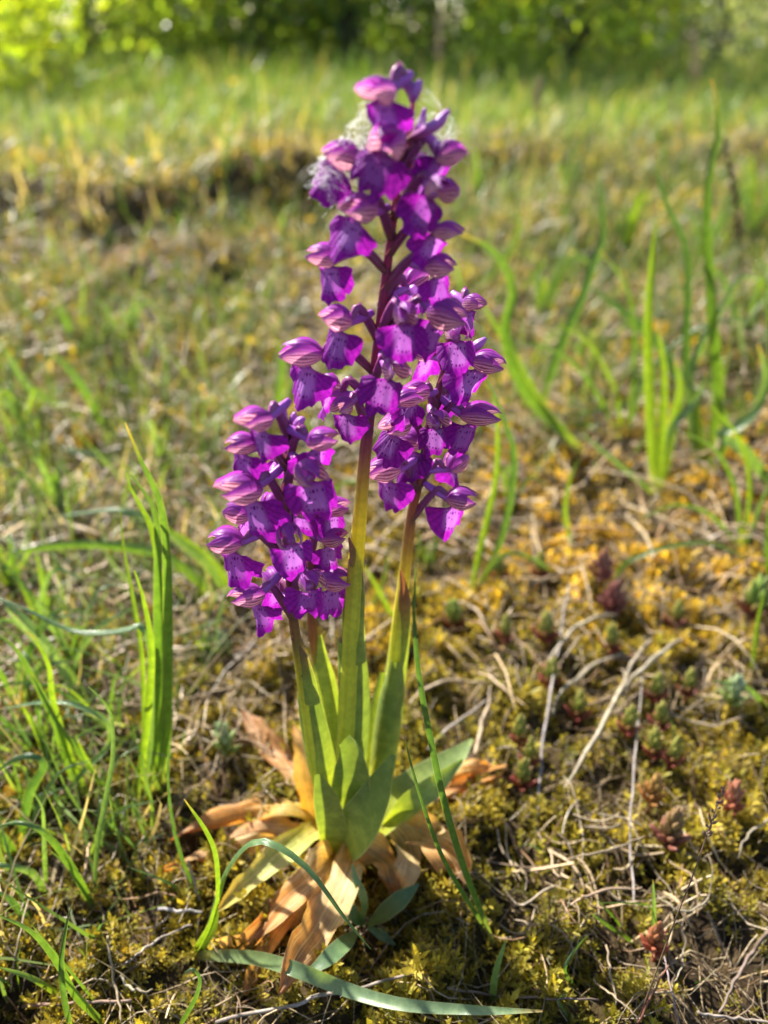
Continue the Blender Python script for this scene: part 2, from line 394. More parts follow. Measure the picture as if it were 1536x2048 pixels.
SHR = [('shrub', -1.85, 3.9, .75, .62, (.30, .38, .04), 2600, .042, 'bright yellow-green leafy shrub in the upper left corner', 'shrub', 11),
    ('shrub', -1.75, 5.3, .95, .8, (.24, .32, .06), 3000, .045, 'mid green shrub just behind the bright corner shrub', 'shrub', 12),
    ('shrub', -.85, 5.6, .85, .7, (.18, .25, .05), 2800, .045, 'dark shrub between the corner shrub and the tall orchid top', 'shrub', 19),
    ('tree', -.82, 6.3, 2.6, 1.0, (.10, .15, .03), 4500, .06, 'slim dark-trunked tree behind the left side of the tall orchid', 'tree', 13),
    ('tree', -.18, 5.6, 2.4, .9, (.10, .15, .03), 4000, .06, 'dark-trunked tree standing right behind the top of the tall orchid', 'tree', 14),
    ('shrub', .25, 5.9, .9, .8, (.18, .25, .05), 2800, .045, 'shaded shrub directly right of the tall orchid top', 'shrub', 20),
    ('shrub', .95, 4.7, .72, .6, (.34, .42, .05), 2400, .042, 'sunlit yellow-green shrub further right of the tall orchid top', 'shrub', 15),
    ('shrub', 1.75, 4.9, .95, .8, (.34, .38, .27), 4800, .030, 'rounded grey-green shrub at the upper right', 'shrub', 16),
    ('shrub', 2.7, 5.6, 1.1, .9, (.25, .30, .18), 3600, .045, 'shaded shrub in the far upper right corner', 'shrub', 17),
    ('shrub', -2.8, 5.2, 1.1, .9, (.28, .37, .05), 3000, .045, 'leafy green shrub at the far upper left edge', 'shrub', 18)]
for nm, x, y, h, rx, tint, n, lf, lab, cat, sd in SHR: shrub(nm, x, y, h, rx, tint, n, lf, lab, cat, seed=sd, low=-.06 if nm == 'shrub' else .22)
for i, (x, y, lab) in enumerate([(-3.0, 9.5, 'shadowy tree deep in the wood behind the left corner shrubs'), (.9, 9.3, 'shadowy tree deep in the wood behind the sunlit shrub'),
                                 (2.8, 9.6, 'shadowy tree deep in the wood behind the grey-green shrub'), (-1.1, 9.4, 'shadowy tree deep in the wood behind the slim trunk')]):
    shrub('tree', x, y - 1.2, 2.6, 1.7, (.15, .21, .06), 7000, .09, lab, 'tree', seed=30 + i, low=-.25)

# ------------------------------------------------------------------ moss, litter, meadow (uncountable)
def moss_template(g, nl, spread=1.0, MW=.10):
    V, F = [], []
    for k in range(nl):
        q = (k + .5) / nl; a = k * 2.4 + g.uniform(-.4, .4); z = q * .72; el = (.25 + .95 * q ** 1.2) + g.uniform(-.2, .2)
        L = (.46 - .16 * q) * g.uniform(.8, 1.2); wd = MW * g.uniform(.8, 1.25)
        d = np.array([math.cos(a) * math.cos(el), math.sin(a) * math.cos(el), math.sin(el)]); s = np.array([-math.sin(a), math.cos(a), 0])
        b = np.array([0, 0, z]); mid = b + d * L * .5 * spread + np.array([0, 0, .02]); tip = b + d * L * spread + np.array([0, 0, .05 * g.uniform(-1, 1)])
        i = len(V); V += [b - s * wd * .5, b + s * wd * .5, mid + s * wd, tip, mid - s * wd]
        F += [[i, i + 1, i + 2], [i, i + 2, i + 4], [i + 4, i + 2, i + 3]]
    return np.array(V), np.array(F)
g = np.random.default_rng(21)
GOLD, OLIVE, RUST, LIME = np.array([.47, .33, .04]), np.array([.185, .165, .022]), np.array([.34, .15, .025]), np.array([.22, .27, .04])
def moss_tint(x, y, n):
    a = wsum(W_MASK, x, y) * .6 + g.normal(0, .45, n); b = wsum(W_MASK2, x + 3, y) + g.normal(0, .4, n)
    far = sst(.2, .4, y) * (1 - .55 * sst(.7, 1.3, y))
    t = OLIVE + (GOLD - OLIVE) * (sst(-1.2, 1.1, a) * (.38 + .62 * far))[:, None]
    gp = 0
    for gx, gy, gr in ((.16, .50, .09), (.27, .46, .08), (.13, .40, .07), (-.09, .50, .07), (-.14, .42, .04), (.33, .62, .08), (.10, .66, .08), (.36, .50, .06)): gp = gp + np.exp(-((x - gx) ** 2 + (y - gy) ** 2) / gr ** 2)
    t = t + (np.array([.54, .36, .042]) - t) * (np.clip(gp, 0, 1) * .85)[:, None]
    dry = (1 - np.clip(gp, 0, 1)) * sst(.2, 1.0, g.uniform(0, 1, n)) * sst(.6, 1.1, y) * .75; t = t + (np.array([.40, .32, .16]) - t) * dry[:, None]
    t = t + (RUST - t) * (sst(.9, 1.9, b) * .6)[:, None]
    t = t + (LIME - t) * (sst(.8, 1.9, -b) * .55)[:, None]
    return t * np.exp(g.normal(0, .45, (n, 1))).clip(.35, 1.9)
c = Cloud()
temps = [moss_template(g, 11, 1.0, .062) for _ in range(5)]; temps_b = [moss_template(g, 8, 1.0, .075) for _ in range(4)]; temps_m = [moss_template(g, 6, 1.0, .095) for _ in range(3)]
def scatter(y0, y1, xs0, xs1, n):
    y = g.uniform(y0, y1, n); k = (y - y0) / (y1 - y0); return g.uniform(-1, 1, n) * (xs0 + (xs1 - xs0) * k), y
RINGS = [(.05, .36, .27, .32, 24500, (.0050, .0095), temps), (.36, .72, .34, .55, 23000, (.0055, .0105), temps_b),
         (.72, 1.3, .55, .9, 19000, (.008, .015), temps_m), (1.3, 3.0, .9, 2.0, 20000, (.014, .027), temps_m)]
for (y0, y1, a, b, n, sz, tp) in RINGS:
    x, y = scatter(y0, y1, a, b, n)
    mask = wsum(W_MASK, x, y) + .8 * wsum(W_MASK2, x, y) + g.normal(0, .5, n)
    straw = sst(-.02, -.14, x) * sst(.24, .34, y) * (1 - sst(.45, .6, y))              # strawy patch behind the left orchid
    keep = (mask > (-1.75 if y1 < .5 else -.75) + 1.6 * straw) & (g.uniform(0, 1, n) > .5 * straw); x, y = x[keep], y[keep]; n = len(x)
    z = gh(x, y) - .0008 - .1 * sz[0]
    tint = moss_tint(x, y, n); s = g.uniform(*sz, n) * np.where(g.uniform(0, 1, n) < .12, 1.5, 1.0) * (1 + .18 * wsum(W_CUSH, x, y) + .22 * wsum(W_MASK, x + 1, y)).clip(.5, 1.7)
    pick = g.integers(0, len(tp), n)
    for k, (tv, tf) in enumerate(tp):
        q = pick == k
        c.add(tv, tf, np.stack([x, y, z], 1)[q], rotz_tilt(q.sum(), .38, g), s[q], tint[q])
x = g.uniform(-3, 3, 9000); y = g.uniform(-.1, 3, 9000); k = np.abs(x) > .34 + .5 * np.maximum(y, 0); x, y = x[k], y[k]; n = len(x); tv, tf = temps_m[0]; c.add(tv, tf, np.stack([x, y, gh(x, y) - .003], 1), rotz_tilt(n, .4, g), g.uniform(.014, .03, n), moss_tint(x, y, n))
c.build('moss', M_MOSS, 'golden olive cushion moss covering the ground', 'moss')

def straw_template(g, rings=7, n=3, curl=1.0):
    t = np.linspace(-.5, .5, rings); k = g.normal(0, .55) * curl; k2 = g.normal(0, .5) * curl; kz = g.normal(0, .22)
    p = np.stack([t, k * (t * t - .1) + k2 * t ** 3, kz * (.25 - t * t)], 1); V, F = [], []
    for i in range(rings):
        r = 1.0 - .5 * abs(t[i]) * 1.2
        for j in range(n):
            a = 2 * math.pi * j / n; V.append([p[i, 0], p[i, 1], p[i, 2], math.cos(a) * r, math.sin(a) * r])
    for i in range(rings - 1):
        for j in range(n): F.append([i * n + j, i * n + (j + 1) % n, (i + 1) * n + (j + 1) % n, (i + 1) * n + j])
    return np.array(V), np.array(F)
STRAWC = np.array([[.46, .34, .19], [.38, .28, .16], [.30, .24, .16], [.52, .41, .25], [.30, .18, .09], [.22, .16, .10]])
def straw_cloud(c, x, y, length, rad, lift, tilt, g, rings=7, n=3, curl=1.0):
    N = len(x); nt = 14; pick = g.integers(0, nt, N)
    for k in range(nt):
        q = np.where(pick == k)[0]
        if len(q) == 0: continue
        tv, tf = straw_template(g, rings, n, curl)
        L = g.uniform(*length, len(q)); rr = np.exp(g.uniform(np.log(rad[0]), np.log(rad[1]), len(q)))
        loc = tv[None, :, :3] * L[:, None, None]; loc[:, :, 1] += tv[None, :, 3] * rr[:, None]; loc[:, :, 2] += tv[None, :, 4] * rr[:, None]
        a = g.uniform(0, 2 * np.pi, len(q)); b = g.normal(0, tilt, len(q))
        ca, sa, cb, sb = np.cos(a), np.sin(a), np.cos(b), np.sin(b)
        X = loc[:, :, 0] * cb[:, None] - loc[:, :, 2] * sb[:, None]; Z = loc[:, :, 0] * sb[:, None] + loc[:, :, 2] * cb[:, None]
        wx = X * ca[:, None] - loc[:, :, 1] * sa[:, None] + x[q][:, None]; wy = X * sa[:, None] + loc[:, :, 1] * ca[:, None] + y[q][:, None]
        lf = g.uniform(*lift, len(q)); wz = Z + lf[:, None] + gh(wx, wy)
        c.V.append(np.stack([wx, wy, wz], -1).reshape(-1, 3)); c.F.append((tf[None] + (np.arange(len(q)) * len(tv))[:, None, None] + c.n).reshape(-1, 4))
        t = STRAWC[g.integers(0, len(STRAWC), len(q))] * g.uniform(.6, 1.2, (len(q), 1)); c.T.append(np.repeat(t, len(tv), 0)); c.n += len(q) * len(tv)
c = Cloud()
x, y = scatter(.06, .40, .27, .34, 2200); straw_cloud(c, x, y, (.006, .042), (.00012, .00045), (.0015, .0065), .13, g, curl=1.2)
x, y = scatter(.10, .30, .22, .25, 200); straw_cloud(c, *scatter(.08, .30, .24, .28, 800), (.006, .03), (.0001, .00028), (.002, .008), .2, g, 5, curl=1.3); x, y = scatter(.10, .30, .22, .25, 200); straw_cloud(c, x, y, (.012, .04), (.0001, .00022), (.004, .011), .3, g, curl=1.6)
n = 1000; x = g.uniform(-.30, -.02, n); y = g.uniform(.25, .48, n); straw_cloud(c, x, y, (.015, .07), (.0003, .0009), (.003, .013), .15, g, 5)
n = 420; x = g.uniform(.03, .34, n); y = g.uniform(.27, .46, n); straw_cloud(c, x, y, (.012, .06), (.0003, .0008), (.003, .010), .14, g, 5)
n = 60; x = g.uniform(.045, .12, n); y = g.uniform(.165, .215, n); straw_cloud(c, x, y, (.01, .035), (.0003, .0008), (.003, .010), .2, g)
x, y = scatter(.40, 1.2, .36, .85, 3200); straw_cloud(c, x, y, (.02, .10), (.0005, .0013), (.006, .02), .15, g, 4)
x, y = scatter(1.2, 3.0, .85, 2.0, 1800); straw_cloud(c, x, y, (.04, .13), (.0006, .0016), (.008, .03), .3, g, 4)
c.build('dry_grass_litter', M_LITTER, 'scattered bleached straw and stem bits on the moss', 'litter', True)

def blade_template(g, bend):
    V, F = [], []; S = 4
    for i in range(S):
        q = i / (S - 1); w = (1 - q ** 1.6) * .5 + .02; V += [[-w, bend * q * q, q * (1 - .35 * abs(bend) * q)], [w, bend * q * q, q * (1 - .35 * abs(bend) * q)]]
    for i in range(S - 1): F.append([2 * i, 2 * i + 1, 2 * i + 3, 2 * i + 2])
    return np.array(V), np.array(F)
def blades(c, x, y, hgt, wid, tint, tilt, g):
    n = len(x); nt = 6; pick = g.integers(0, nt, n); z = gh(x, y) - .003
    for k in range(nt):
        q = np.where(pick == k)[0]; tv, tf = blade_template(g, g.uniform(.05, .9))
        h = g.uniform(*hgt, len(q)); w = g.uniform(*wid, len(q))
        c.add(tv, tf, np.stack([x, y, z], 1)[q], rotz_tilt(len(q), tilt, g), np.stack([w, h, h], 1), tint[q])
GR = np.array([[.12, .19, .03], [.09, .15, .035], [.11, .16, .075], [.16, .22, .04], [.06, .11, .035], [.15, .17, .08]])
c = Cloud()
def gt(n, dry=.1):
    t = GR[g.integers(0, len(GR), n)] * g.uniform(.7, 1.25, (n, 1)); d = g.uniform(0, 1, n) < dry; t[d] = np.array([.40, .31, .18]) * g.uniform(.7, 1.2, (d.sum(), 1)); return t
n = 15000; x, y = scatter(2.1, 4.2, 1.6, 2.8, n); blades(c, x, y, (.05, .16), (.003, .006), gt(n, .12) * np.array([1.35, 1.4, 1.0]), .35, g)
n = 14000; x, y = scatter(3.6, 6.5, 2.3, 3.8, n); blades(c, x, y, (.10, .26), (.004, .008), gt(n, .10) * np.array([1.35, 1.4, 1.0]), .3, g)
n = 5000; x = g.uniform(-6, 6, n); y = g.uniform(1.5, 6, n); k = np.abs(x) > .55 + .45 * y; x, y = x[k], y[k]; blades(c, x, y, (.06, .2), (.005, .010), gt(len(x), .15), .35, g)
c.build('meadow_grass', M_MEADOW, 'tall green meadow grass in front of the trees', 'grass')
c = Cloud()
n = 6000; x, y = scatter(1.1, 2.3, .8, 1.6, n); blades(c, x, y, (.03, .11), (.0025, .005), gt(n, .25), .4, g)
n = 5500; x, y = scatter(.5, 1.2, .45, .85, n); k = (wsum(W_MASK2, x, y) > .25) | (g.uniform(0, 1, n) < .25); x, y = x[k], y[k]; blades(c, x, y, (.02, .075), (.0014, .003), gt(len(x), .2), .5, g)
n = 2600; x = g.uniform(-.62, -.12, n); y = g.uniform(.42, 1.0, n); blades(c, x, y, (.02, .08), (.0018, .0035), gt(n, .12), .6, g)
n = 3200; x = g.uniform(.10, .75, n); y = g.uniform(.55, 1.9, n); blades(c, x, y, (.03, .10), (.0018, .004), gt(n, .15), .45, g)
n = 1700; x = g.uniform(-.28, -.09, n); y = g.uniform(.16, .5, n); blades(c, x, y, (.015, .07), (.0008, .0018), gt(n, .2) * 1.3, .6, g)
n = 260; x, y = scatter(.10, .5, .25, .4, n); blades(c, x, y, (.006, .028), (.0006, .0014), gt(n, .3), .5, g)
c.build('short_grass', M_MEADOW, 'short sparse grass blades sprouting through the moss', 'grass')

# ------------------------------------------------------------------ orchids
PUR = (.20, .045, .13); BROWN = (.16, .07, .05); GRN = (.30, .36, .035); PALE = (.34, .42, .09)
def stem_fn(pts):
    p3 = [P(a, b, Y) for a, b, Y in pts]; return p3
LS = 1.1
def lip_mesh(T, X, Y, Z, s, g):
    m = MB(); nu, nv = 25, 9; rows, uvr, cr = [], [], []
    fold = g.choice([g.uniform(5.0, 6.5), g.uniform(7.0, 12.0)]); curl = g.uniform(-.055, .01); ph = g.uniform(0, 6); asy = g.uniform(.88, 1.12); tone = g.uniform(.8, 1.15); nd_ = g.uniform(.5, 1.9); sw = g.uniform(-.12, .12)
    for i in range(nv):
        v = i / (nv - 1); row, ur, c_ = [], [], []
        for j in range(nu):
            u = 2 * j / (nu - 1) - 1; th = u * R(74)
            Rl = 9.3 * math.sqrt(1 - .84 * abs(u) ** 4) - nd_ * math.exp(-((abs(u) - .33) / .06) ** 2) - .8 * math.exp(-(u / .05) ** 2) * .6 + .42 * math.sin(u * 24 + ph) * (1 - u * u * .6) + .24 * math.sin(u * 57 + ph * 2)
            Rl *= (asy if u > 0 else 2 - asy)
            r = (.9 + v * Rl) if v > 0 else .9
            y = r * math.sin(th) * (.45 + .55 * v ** .5) ; z = -r * math.cos(th) * .98 - .15
            uvx, uvy = y, -z
            f = abs(y) / fold; yy = math.copysign(fold * math.sin(min(f, 1.7)), y); xx = -fold * (1 - math.cos(min(f, 1.9)))
            xx += -curl * z * z * .6 + 1.3 * math.sin(min(v, 1) * 2.2) + .85 * math.sin(th * 5 + ph) * v * v + .55 * math.sin(th * 14 + 2 * ph) * v ** 3 
            yy += sw * -z; xx *= LS; yy *= LS; z *= LS
            row.append(T + (X * xx + Y * yy + Z * z) * s * .001); ur.append((uvx, uvy)); c_.append((tone, tone, tone))
        rows.append(row); uvr.append(ur); cr.append(c_)
    m.grid(rows, uvr, cr); return m
def sepal_mesh(C, X, Y, Z, s, a0, a1, Rw, Rh, L, tip, g, top=False):
    """a curved shell of the hood; angle measured from the top (Z) round the long axis X"""
    m = MB(); nu, nv = 9, 12; rows, uvr, cr = [], [], []; tone = g.uniform(.88, 1.12)
    for i in range(nv):
        q = i / (nv - 1); prof = (math.sin(math.pi * min(max(q * .90 + .06, 0), 1)) ** .55)
        row, ur, c_ = [], [], []
        taper = 1 - .93 * max(0, (q - .42) / .58) ** 1.6 - .35 * max(0, (.2 - q) / .2)
        am = (a0 + a1) / 2
        for j in range(nu):
            t = j / (nu - 1); a = am + (a0 - am + (a1 - a0) * t) * taper
            x = (q - .42) * L - (.9 * math.sin(a) ** 2 * 0); flare = 1 + tip * max(0, q - .78) * 2.0
            y = math.sin(a) * Rw * prof * flare; z = math.cos(a) * Rh * prof * flare - .10 * L * (q - .3) ** 2 * 2
            row.append(C + (X * x + Y * y + Z * z) * s * .001); ur.append(((t if not top else .08 + abs(t - .5) * .5), q)); c_.append((tone, tone, tone))
        rows.append(row); uvr.append(ur); cr.append(c_)
    m.grid(rows, uvr, cr); return m

def make_flower(root, stem3, fl, g, R0=.0125):
    hx, hy, lx, ly, az = fl[:5]; az = R(az); gap = fl[5] if len(fl) > 5 else 48
    # attachment on the stem: below the hood
    sp = smooth_path(stem3, 60)
    proj = [1024 - FPX * np.dot(p - CAM, UPV) / np.dot(p - CAM, FWD) for p in sp]
    i = int(np.argmin(np.abs(np.array(proj) - (hy + gap)))); S = sp[i]
    Fd = np.array([math.sin(az), -math.cos(az), 0])
    Yh = S[1] + R0 * Fd[1] * (.9 if Fd[1] > 0 else 1.0)
    H, Lp = P(hx, hy, Yh), P(lx, ly, Yh + .001)
    s = g.uniform(.9, 1.12) * float(np.clip(np.linalg.norm(H - Lp) / .0100, .82, 1.2)) * (fl[6] if len(fl) > 6 else 1.0)
    Z = norm(H - Lp); 
    if Z[2] < 0: Z = np.array([0, 0, 1.])
    Z = norm(Z + np.array([0, 0, .35])); Fh = norm(Fd + np.array([0, 0, g.uniform(-.1, .15)])); Y = norm(np.cross(Z, Fh)); X = np.cross(Y, Z)
    Tt = H * .5 + Lp * .5 - X * .001
    # stalk (ovary), arching from the stem to the back of the hood
    B = H - X * .0046 * s - Z * .001
    m = MB(); out = norm(B - S); up = np.array([0, 0, 1.])
    m.tube([S, S + (B - S) * .38 + up * .0030, S + (B - S) * .78 + up * .0042, B, B + X * .002 - Z * .001], [.00105, .00125, .00125, .00105, .0006], 9,
           (BROWN, PUR, (.24, .05, .20), (.30, .09, .26)), 16)
    o = m.build('flower', M_OVARY, root)
    az2 = az * g.uniform(1.05, 1.3) if abs(az) < 2 else az
    F2 = norm(np.array([math.sin(az2), -math.cos(az2), g.uniform(-.05, .35)])); Yb = norm(np.cross(norm(Z + np.array([0, 0, 1.])), F2)); Zb = np.cross(F2, Yb)
    Rw, Rh, L = 3.5 * g.uniform(.8, 1.12), 3.9 * g.uniform(.82, 1.14), 9.4 * g.uniform(.92, 1.08)
    sepal_mesh(H, F2, Yb, Zb, s, R(-56), R(56), Rw * .93, Rh * .96, L * 1.0, g.uniform(.2, 1.2), g, True).build('sepal', M_SEPAL, o)
    for sg in (1, -1):
        sepal_mesh(H, F2, Yb, Zb, s, sg * R(30 + g.uniform(-6, 12)), sg * R(132 + g.uniform(-14, 12)), Rw * g.uniform(1.06, 1.24), Rh * g.uniform(1.03, 1.15), L * g.uniform(1.0, 1.1), g.uniform(.4, 1.8), g).build('sepal', M_SEPAL, o)
    azl = max(-R(36), min(R(36), az)) * g.uniform(.75, 1.05) if abs(az) < R(100) else az
    Fl = np.array([math.sin(azl), -math.cos(azl), .12]); Yl = norm(np.cross(Z, Fl)); Xl = np.cross(Yl, Z)
    lip_mesh(Tt + Z * .0026 * s + X * .0006, Xl, Yl, Z, s, g).build('lip', M_LIP, o)
    m = MB(); a = Tt + Z * .0026 * s
    m.tube([a + X * .001, a - X * .004 * s + Z * .0008, a - X * .0085 * s + Z * .0014 * s, a - X * .0105 * s + Z * .0020 * s], [.0013, .0011, .0012, .0013, .0008], 9, ((.42, .14, .52), (.38, .10, .47), (.33, .08, .45)), 14)
    m.build('spur', M_OVARY, o)
    m = MB(); m.leaf([S, S + (B - S) * .4 + up * .0016 - out * .0006, S + (B - S) * .72 + up * .006], [.0032, .0034, .0026, .0004], (BROWN, (.26, .07, .20), (.34, .12, .32)), cup=1.9, nrm=up + out * .2, sign=1, n=5, rings=8)
    m.build('bract', M_OVARY, o)
    return o
def make_bud(root, stem3, pts, Yo, r, g):
    sp = smooth_path(stem3, 60); a = P(pts[0][0], pts[0][1], Yo); i = int(np.argmin(np.linalg.norm(sp - a, axis=1)))
    path = [sp[i]] + [P(x_, y_, Yo) for x_, y_ in pts[1:]]
    m = MB(); m.tube(path, [.0007, .0010, r * .8, r, r * .95, r * .35], 9, (BROWN, PUR, (.34, .09, .36), (.40, .14, .50), (.42, .15, .52)), 18); return m.build('bud', M_OVARY, root)

def wleaf(root, px, wpx, cols, cup=.6, name='leaf', mat=None, nrm=(0, -.75, .6), sign=1, lift=None, Y=None, twist=0, wav=0, rings=18, n=9, ph=0.0):
    """leaf given by photo points; either lying on the ground (lift list) or standing at distances Y (list)"""
    if lift is not None:
        lf = lerp_list(lift, np.linspace(0, 1, len(px))) if len(lift) != len(px) else lift
        p3 = [G(a, b, l) for (a, b), l in zip(px, lf)]
    else:
        ys = lerp_list(Y, np.linspace(0, 1, len(px))) if len(Y) != len(px) else Y
        p3 = [P(a, b, y_) for (a, b), y_ in zip(px, ys)]
    sc = mpp(p3[len(p3) // 2]); m = MB()
    if name == 'withered_leaf': cup = np.linspace(cup + .2, cup + 1.3, 5); wpx = [w * .9 for w in wpx]; wav *= 1.7; n = 13
    m.leaf(p3, [w * sc for w in wpx], cols, cup, nrm, sign, n, rings, twist, wav, ph, .13 if name == 'withered_leaf' else 0)
    return m.build(name, mat or M_LEAF, root)

LG, LG2, LY = (.17, .24, .07), (.27, .345, .08), (.46, .50, .06)
TAN, ORG, YEL, BRN = (.62, .45, .21), (.56, .25, .045), (.68, .46, .05), (.20, .075, .035)
orchids = {}
def orchid(key, label, stempts, radii, stops, flowers, buds, seed, R0=.0125):
    g = np.random.default_rng(seed); st = stem_fn(stempts); b = st[0].copy()
    sp_ = smooth_path([b - np.array([0, 0, .012])] + st, 40); py_ = [1024 - FPX * np.dot(p - CAM, UPV) / np.dot(p - CAM, FWD) for p in sp_]
    sy = [v[0] for v in stops]; cols = [[np.interp(v, sy, [q[1][k] for q in stops]) for k in range(3)] for v in py_]
    root = thing('orchid', (b[0], b[1], float(gh(b[0], b[1]))), label, 'orchid', 'orchids in one clump')
    m = MB(); m.tube([b - np.array([0, 0, .012])] + st, radii, 12, cols, 50, wob=.05); m.build('stem', M_STEM, root)
    for f in flowers: make_flower(root, st, f, g, R0)
    for pts, Yo, r in buds: make_bud(root, st, pts, Yo, r, g)
    orchids[key] = root; return root

main_st = [(662, 1690, .205), (690, 1500, .205), (704, 1250, .206), (722, 1000, .206), (737, 850, .205), (760, 650, .203), (783, 470, .200), (800, 340, .198), (820, 260, .197), (826, 195, .196)]
main_fl = [(757, 184, 770, 245, -45, 30, .95), (776, 285, 752, 358, -22, 40), (690, 313, 645, 370, -72, 40), (897, 308, 866, 345, 70, 40, .9),
           (880, 380, 826, 435, 25, 55), (722, 415, 694, 490, -40, 50), (893, 462, 850, 500, 62, 50), (650, 512, 668, 572, -78, 50),
           (878, 532, 872, 592, 60, 50), (676, 636, 677, 708, -55, 45), (890, 628, 846, 680, 55, 50), (808, 628, 800, 690, 12, 40),
           (608, 706, 622, 776, -72, 40), (788, 738, 757, 800, 18, 50), (686, 812, 699, 862, -28, 40, .9), (660, 770, 652, 825, -110, 40, .85),
           (838, 330, 846, 385, 120, 40, .9), (828, 560, 836, 615, 140, 50), (812, 795, 800, 850, 100, 45, .9)]
main_bd = [([(824, 210), (826, 190), (818, 172), (806, 163), (797, 158)], .194, .0013), ([(824, 215), (826, 196), (834, 176), (842, 160)], .193, .0012),
           ([(812, 290), (850, 262), (878, 245), (890, 228), (900, 222)], .192, .0013), ([(806, 310), (830, 270), (842, 250), (850, 215)], .199, .001)]
MAIN = orchid('main', 'tallest purple orchid, standing in the middle of the clump', main_st, [.0031, .0034, .0034, .0032, .0030, .0026, .0020, .0016, .0013, .0010, .0006],
              [(200, (.30, .10, .25)), (500, PUR), (880, PUR), (970, (.27, .23, .06)), (1060, (.52, .48, .06)), (1200, (.58, .60, .07)), (1700, LY)], main_fl, main_bd, 41)
right_st = [(735, 1640, .217), (772, 1440, .220), (797, 1250, .224), (822, 1040, .227), (848, 920, .228), (880, 770, .228), (905, 690, .227), (930, 640, .226)]
right_fl = [(945, 608, 930, 650, 40, 22, .75), (912, 662, 913, 722, 4, 40), (972, 724, 930, 775, 66, 40), (836, 784, 806, 830, -48, 45), (956, 828, 915, 890, 66, 45),
            (876, 838, 870, 890, 12, 45), (770, 940, 785, 1000, -58, 45), (795, 850, 773, 900, -40, 50), (920, 995, 888, 1046, 70, 50), (910, 925, 905, 975, 110, 50),
            (850, 700, 856, 750, -140, 50), (900, 770, 905, 820, 170, 50), (826, 880, 818, 935, -90, 50, .9)]
right_bd = [([(918, 720), (935, 705), (955, 690), (972, 676)], .228, .0016), ([(930, 650), (936, 625), (934, 612)], .225, .0013)]
RIGHT = orchid('right', 'shorter purple orchid on the right of the tallest stem', right_st, [.0024, .0026, .0026, .0025, .0023, .0019, .0015, .0012, .0008],
               [(640, (.28, .09, .22)), (750, PUR), (980, (.20, .07, .07)), (1080, (.25, .17, .07)), (1180, (.52, .48, .06)), (1280, (.58, .60, .07)), (1700, LY)], right_fl, right_bd, 42)
left_st = [(652, 1660, .200), (622, 1480, .196), (603, 1350, .193), (587, 1240, .190), (578, 1110, .188), (572, 1000, .187), (577, 910, .187), (575, 860, .187), (556, 820, .187)]
left_fl = [(514, 838, 535, 897, -42, 40), (486, 888, 488, 942, -76, 45), (640, 878, 628, 930, 66, 40), (486, 976, 521, 1040, -52, 40), (618, 945, 623, 1010, 28, 45),
           (455, 1080, 477, 1138, -72, 45), (480, 1024, 500, 1070, -115, 45, .9), (578, 1072, 592, 1122, 12, 45), (498, 1190, 537, 1236, -52, 45, .95),
           (622, 1162, 612, 1212, 26, 45), (552, 1160, 560, 1205, -150, 40), (545, 1010, 552, 1060, 160, 40, .9), (600, 1010, 606, 1060, 150, 40), (560, 905, 566, 955, 170, 40, .9)]
left_bd = [([(575, 890), (572, 860), (560, 830), (541, 812)], .186, .0013), ([(577, 890), (588, 862), (600, 842), (609, 836)], .187, .0013), ([(576, 870), (584, 850), (589, 825)], .189, .0011), ([(572, 850), (565, 820), (560, 806)], .190, .001)]
LEFT = orchid('left', 'lowest purple orchid at the front left of the clump', left_st, [.0022, .0023, .0022, .0021, .0019, .0016, .0014, .0012, .0009, .0006],
              [(820, (.26, .07, .2)), (900, PUR), (1180, (.17, .06, .07)), (1270, (.22, .14, .06)), (1340, (.38, .36, .05)), (1420, (.58, .60, .07)), (1700, LY)], left_fl, left_bd, 43)
back_st = [(668, 1600, .216), (650, 1420, .215), (626, 1270, .213), (622, 1130, .211), (630, 1040, .210), (640, 985, .210)]
back_fl = [(672, 1014, 655, 1060, 76, 40, .9), (664, 1074, 650, 1120, 72, 40, .9), (668, 1157, 660, 1210, 66, 45), (640, 1010, 640, 1060, 170, 40, .85), (600, 1110, 604, 1160, -120, 40, .9)]
BACK = orchid('back', 'small purple orchid half hidden behind the front left one', back_st, [.0021, .0022, .0021, .0019, .0016, .0012, .0008],
              [(980, PUR), (1180, (.17, .06, .07)), (1290, (.22, .13, .06)), (1360, (.42, .44, .05)), (1650, LY)], back_fl, [], 44)

# green leaves and sheaths
CF = (0, -.85, .5)
wleaf(MAIN, [(688, 1660), (697, 1560), (706, 1450), (706, 1370), (700, 1290)], [52, 66, 68, 66, 60, 50], (LY, LG2, LG, LG, LG2), 3.7, 'sheath', Y=[.200, .2035, .2045], nrm=CF, sign=-1, n=13)
wleaf(MAIN, [(700, 1330), (697, 1250), (703, 1180), (705, 1120), (697, 1075)], [54, 52, 46, 30, 3], (LG2, LG2, (.24, .28, .07), (.26, .24, .09), (.26, .10, .10)), 3.0, 'sheath', Y=[.204, .2045, .203], nrm=(-.35, -.8, .4), sign=-1, n=11)
wleaf(MAIN, [(668, 1705), (664, 1650), (652, 1595), (636, 1548)], [40, 58, 60, 50, 14], (LY, LG2, LG, LG), .9, Y=[.199, .193, .190], nrm=CF, sign=1)
wleaf(MAIN, [(676, 1695), (712, 1660), (748, 1600), (772, 1545), (788, 1510)], [60, 92, 88, 60, 10], (LY, LG2, LG, LG), 1.1, Y=[.199, .192, .192, .194, .196], nrm=(-.3, -.7, .7), sign=1)
wleaf(MAIN, [(692, 1670), (700, 1600), (704, 1545), (700, 1500), (688, 1478)], [50, 80, 84, 70, 24], (LY, LG2, LG, LG), 1.3, Y=[.201, .196, .195], nrm=CF, sign=1, wav=.0008)
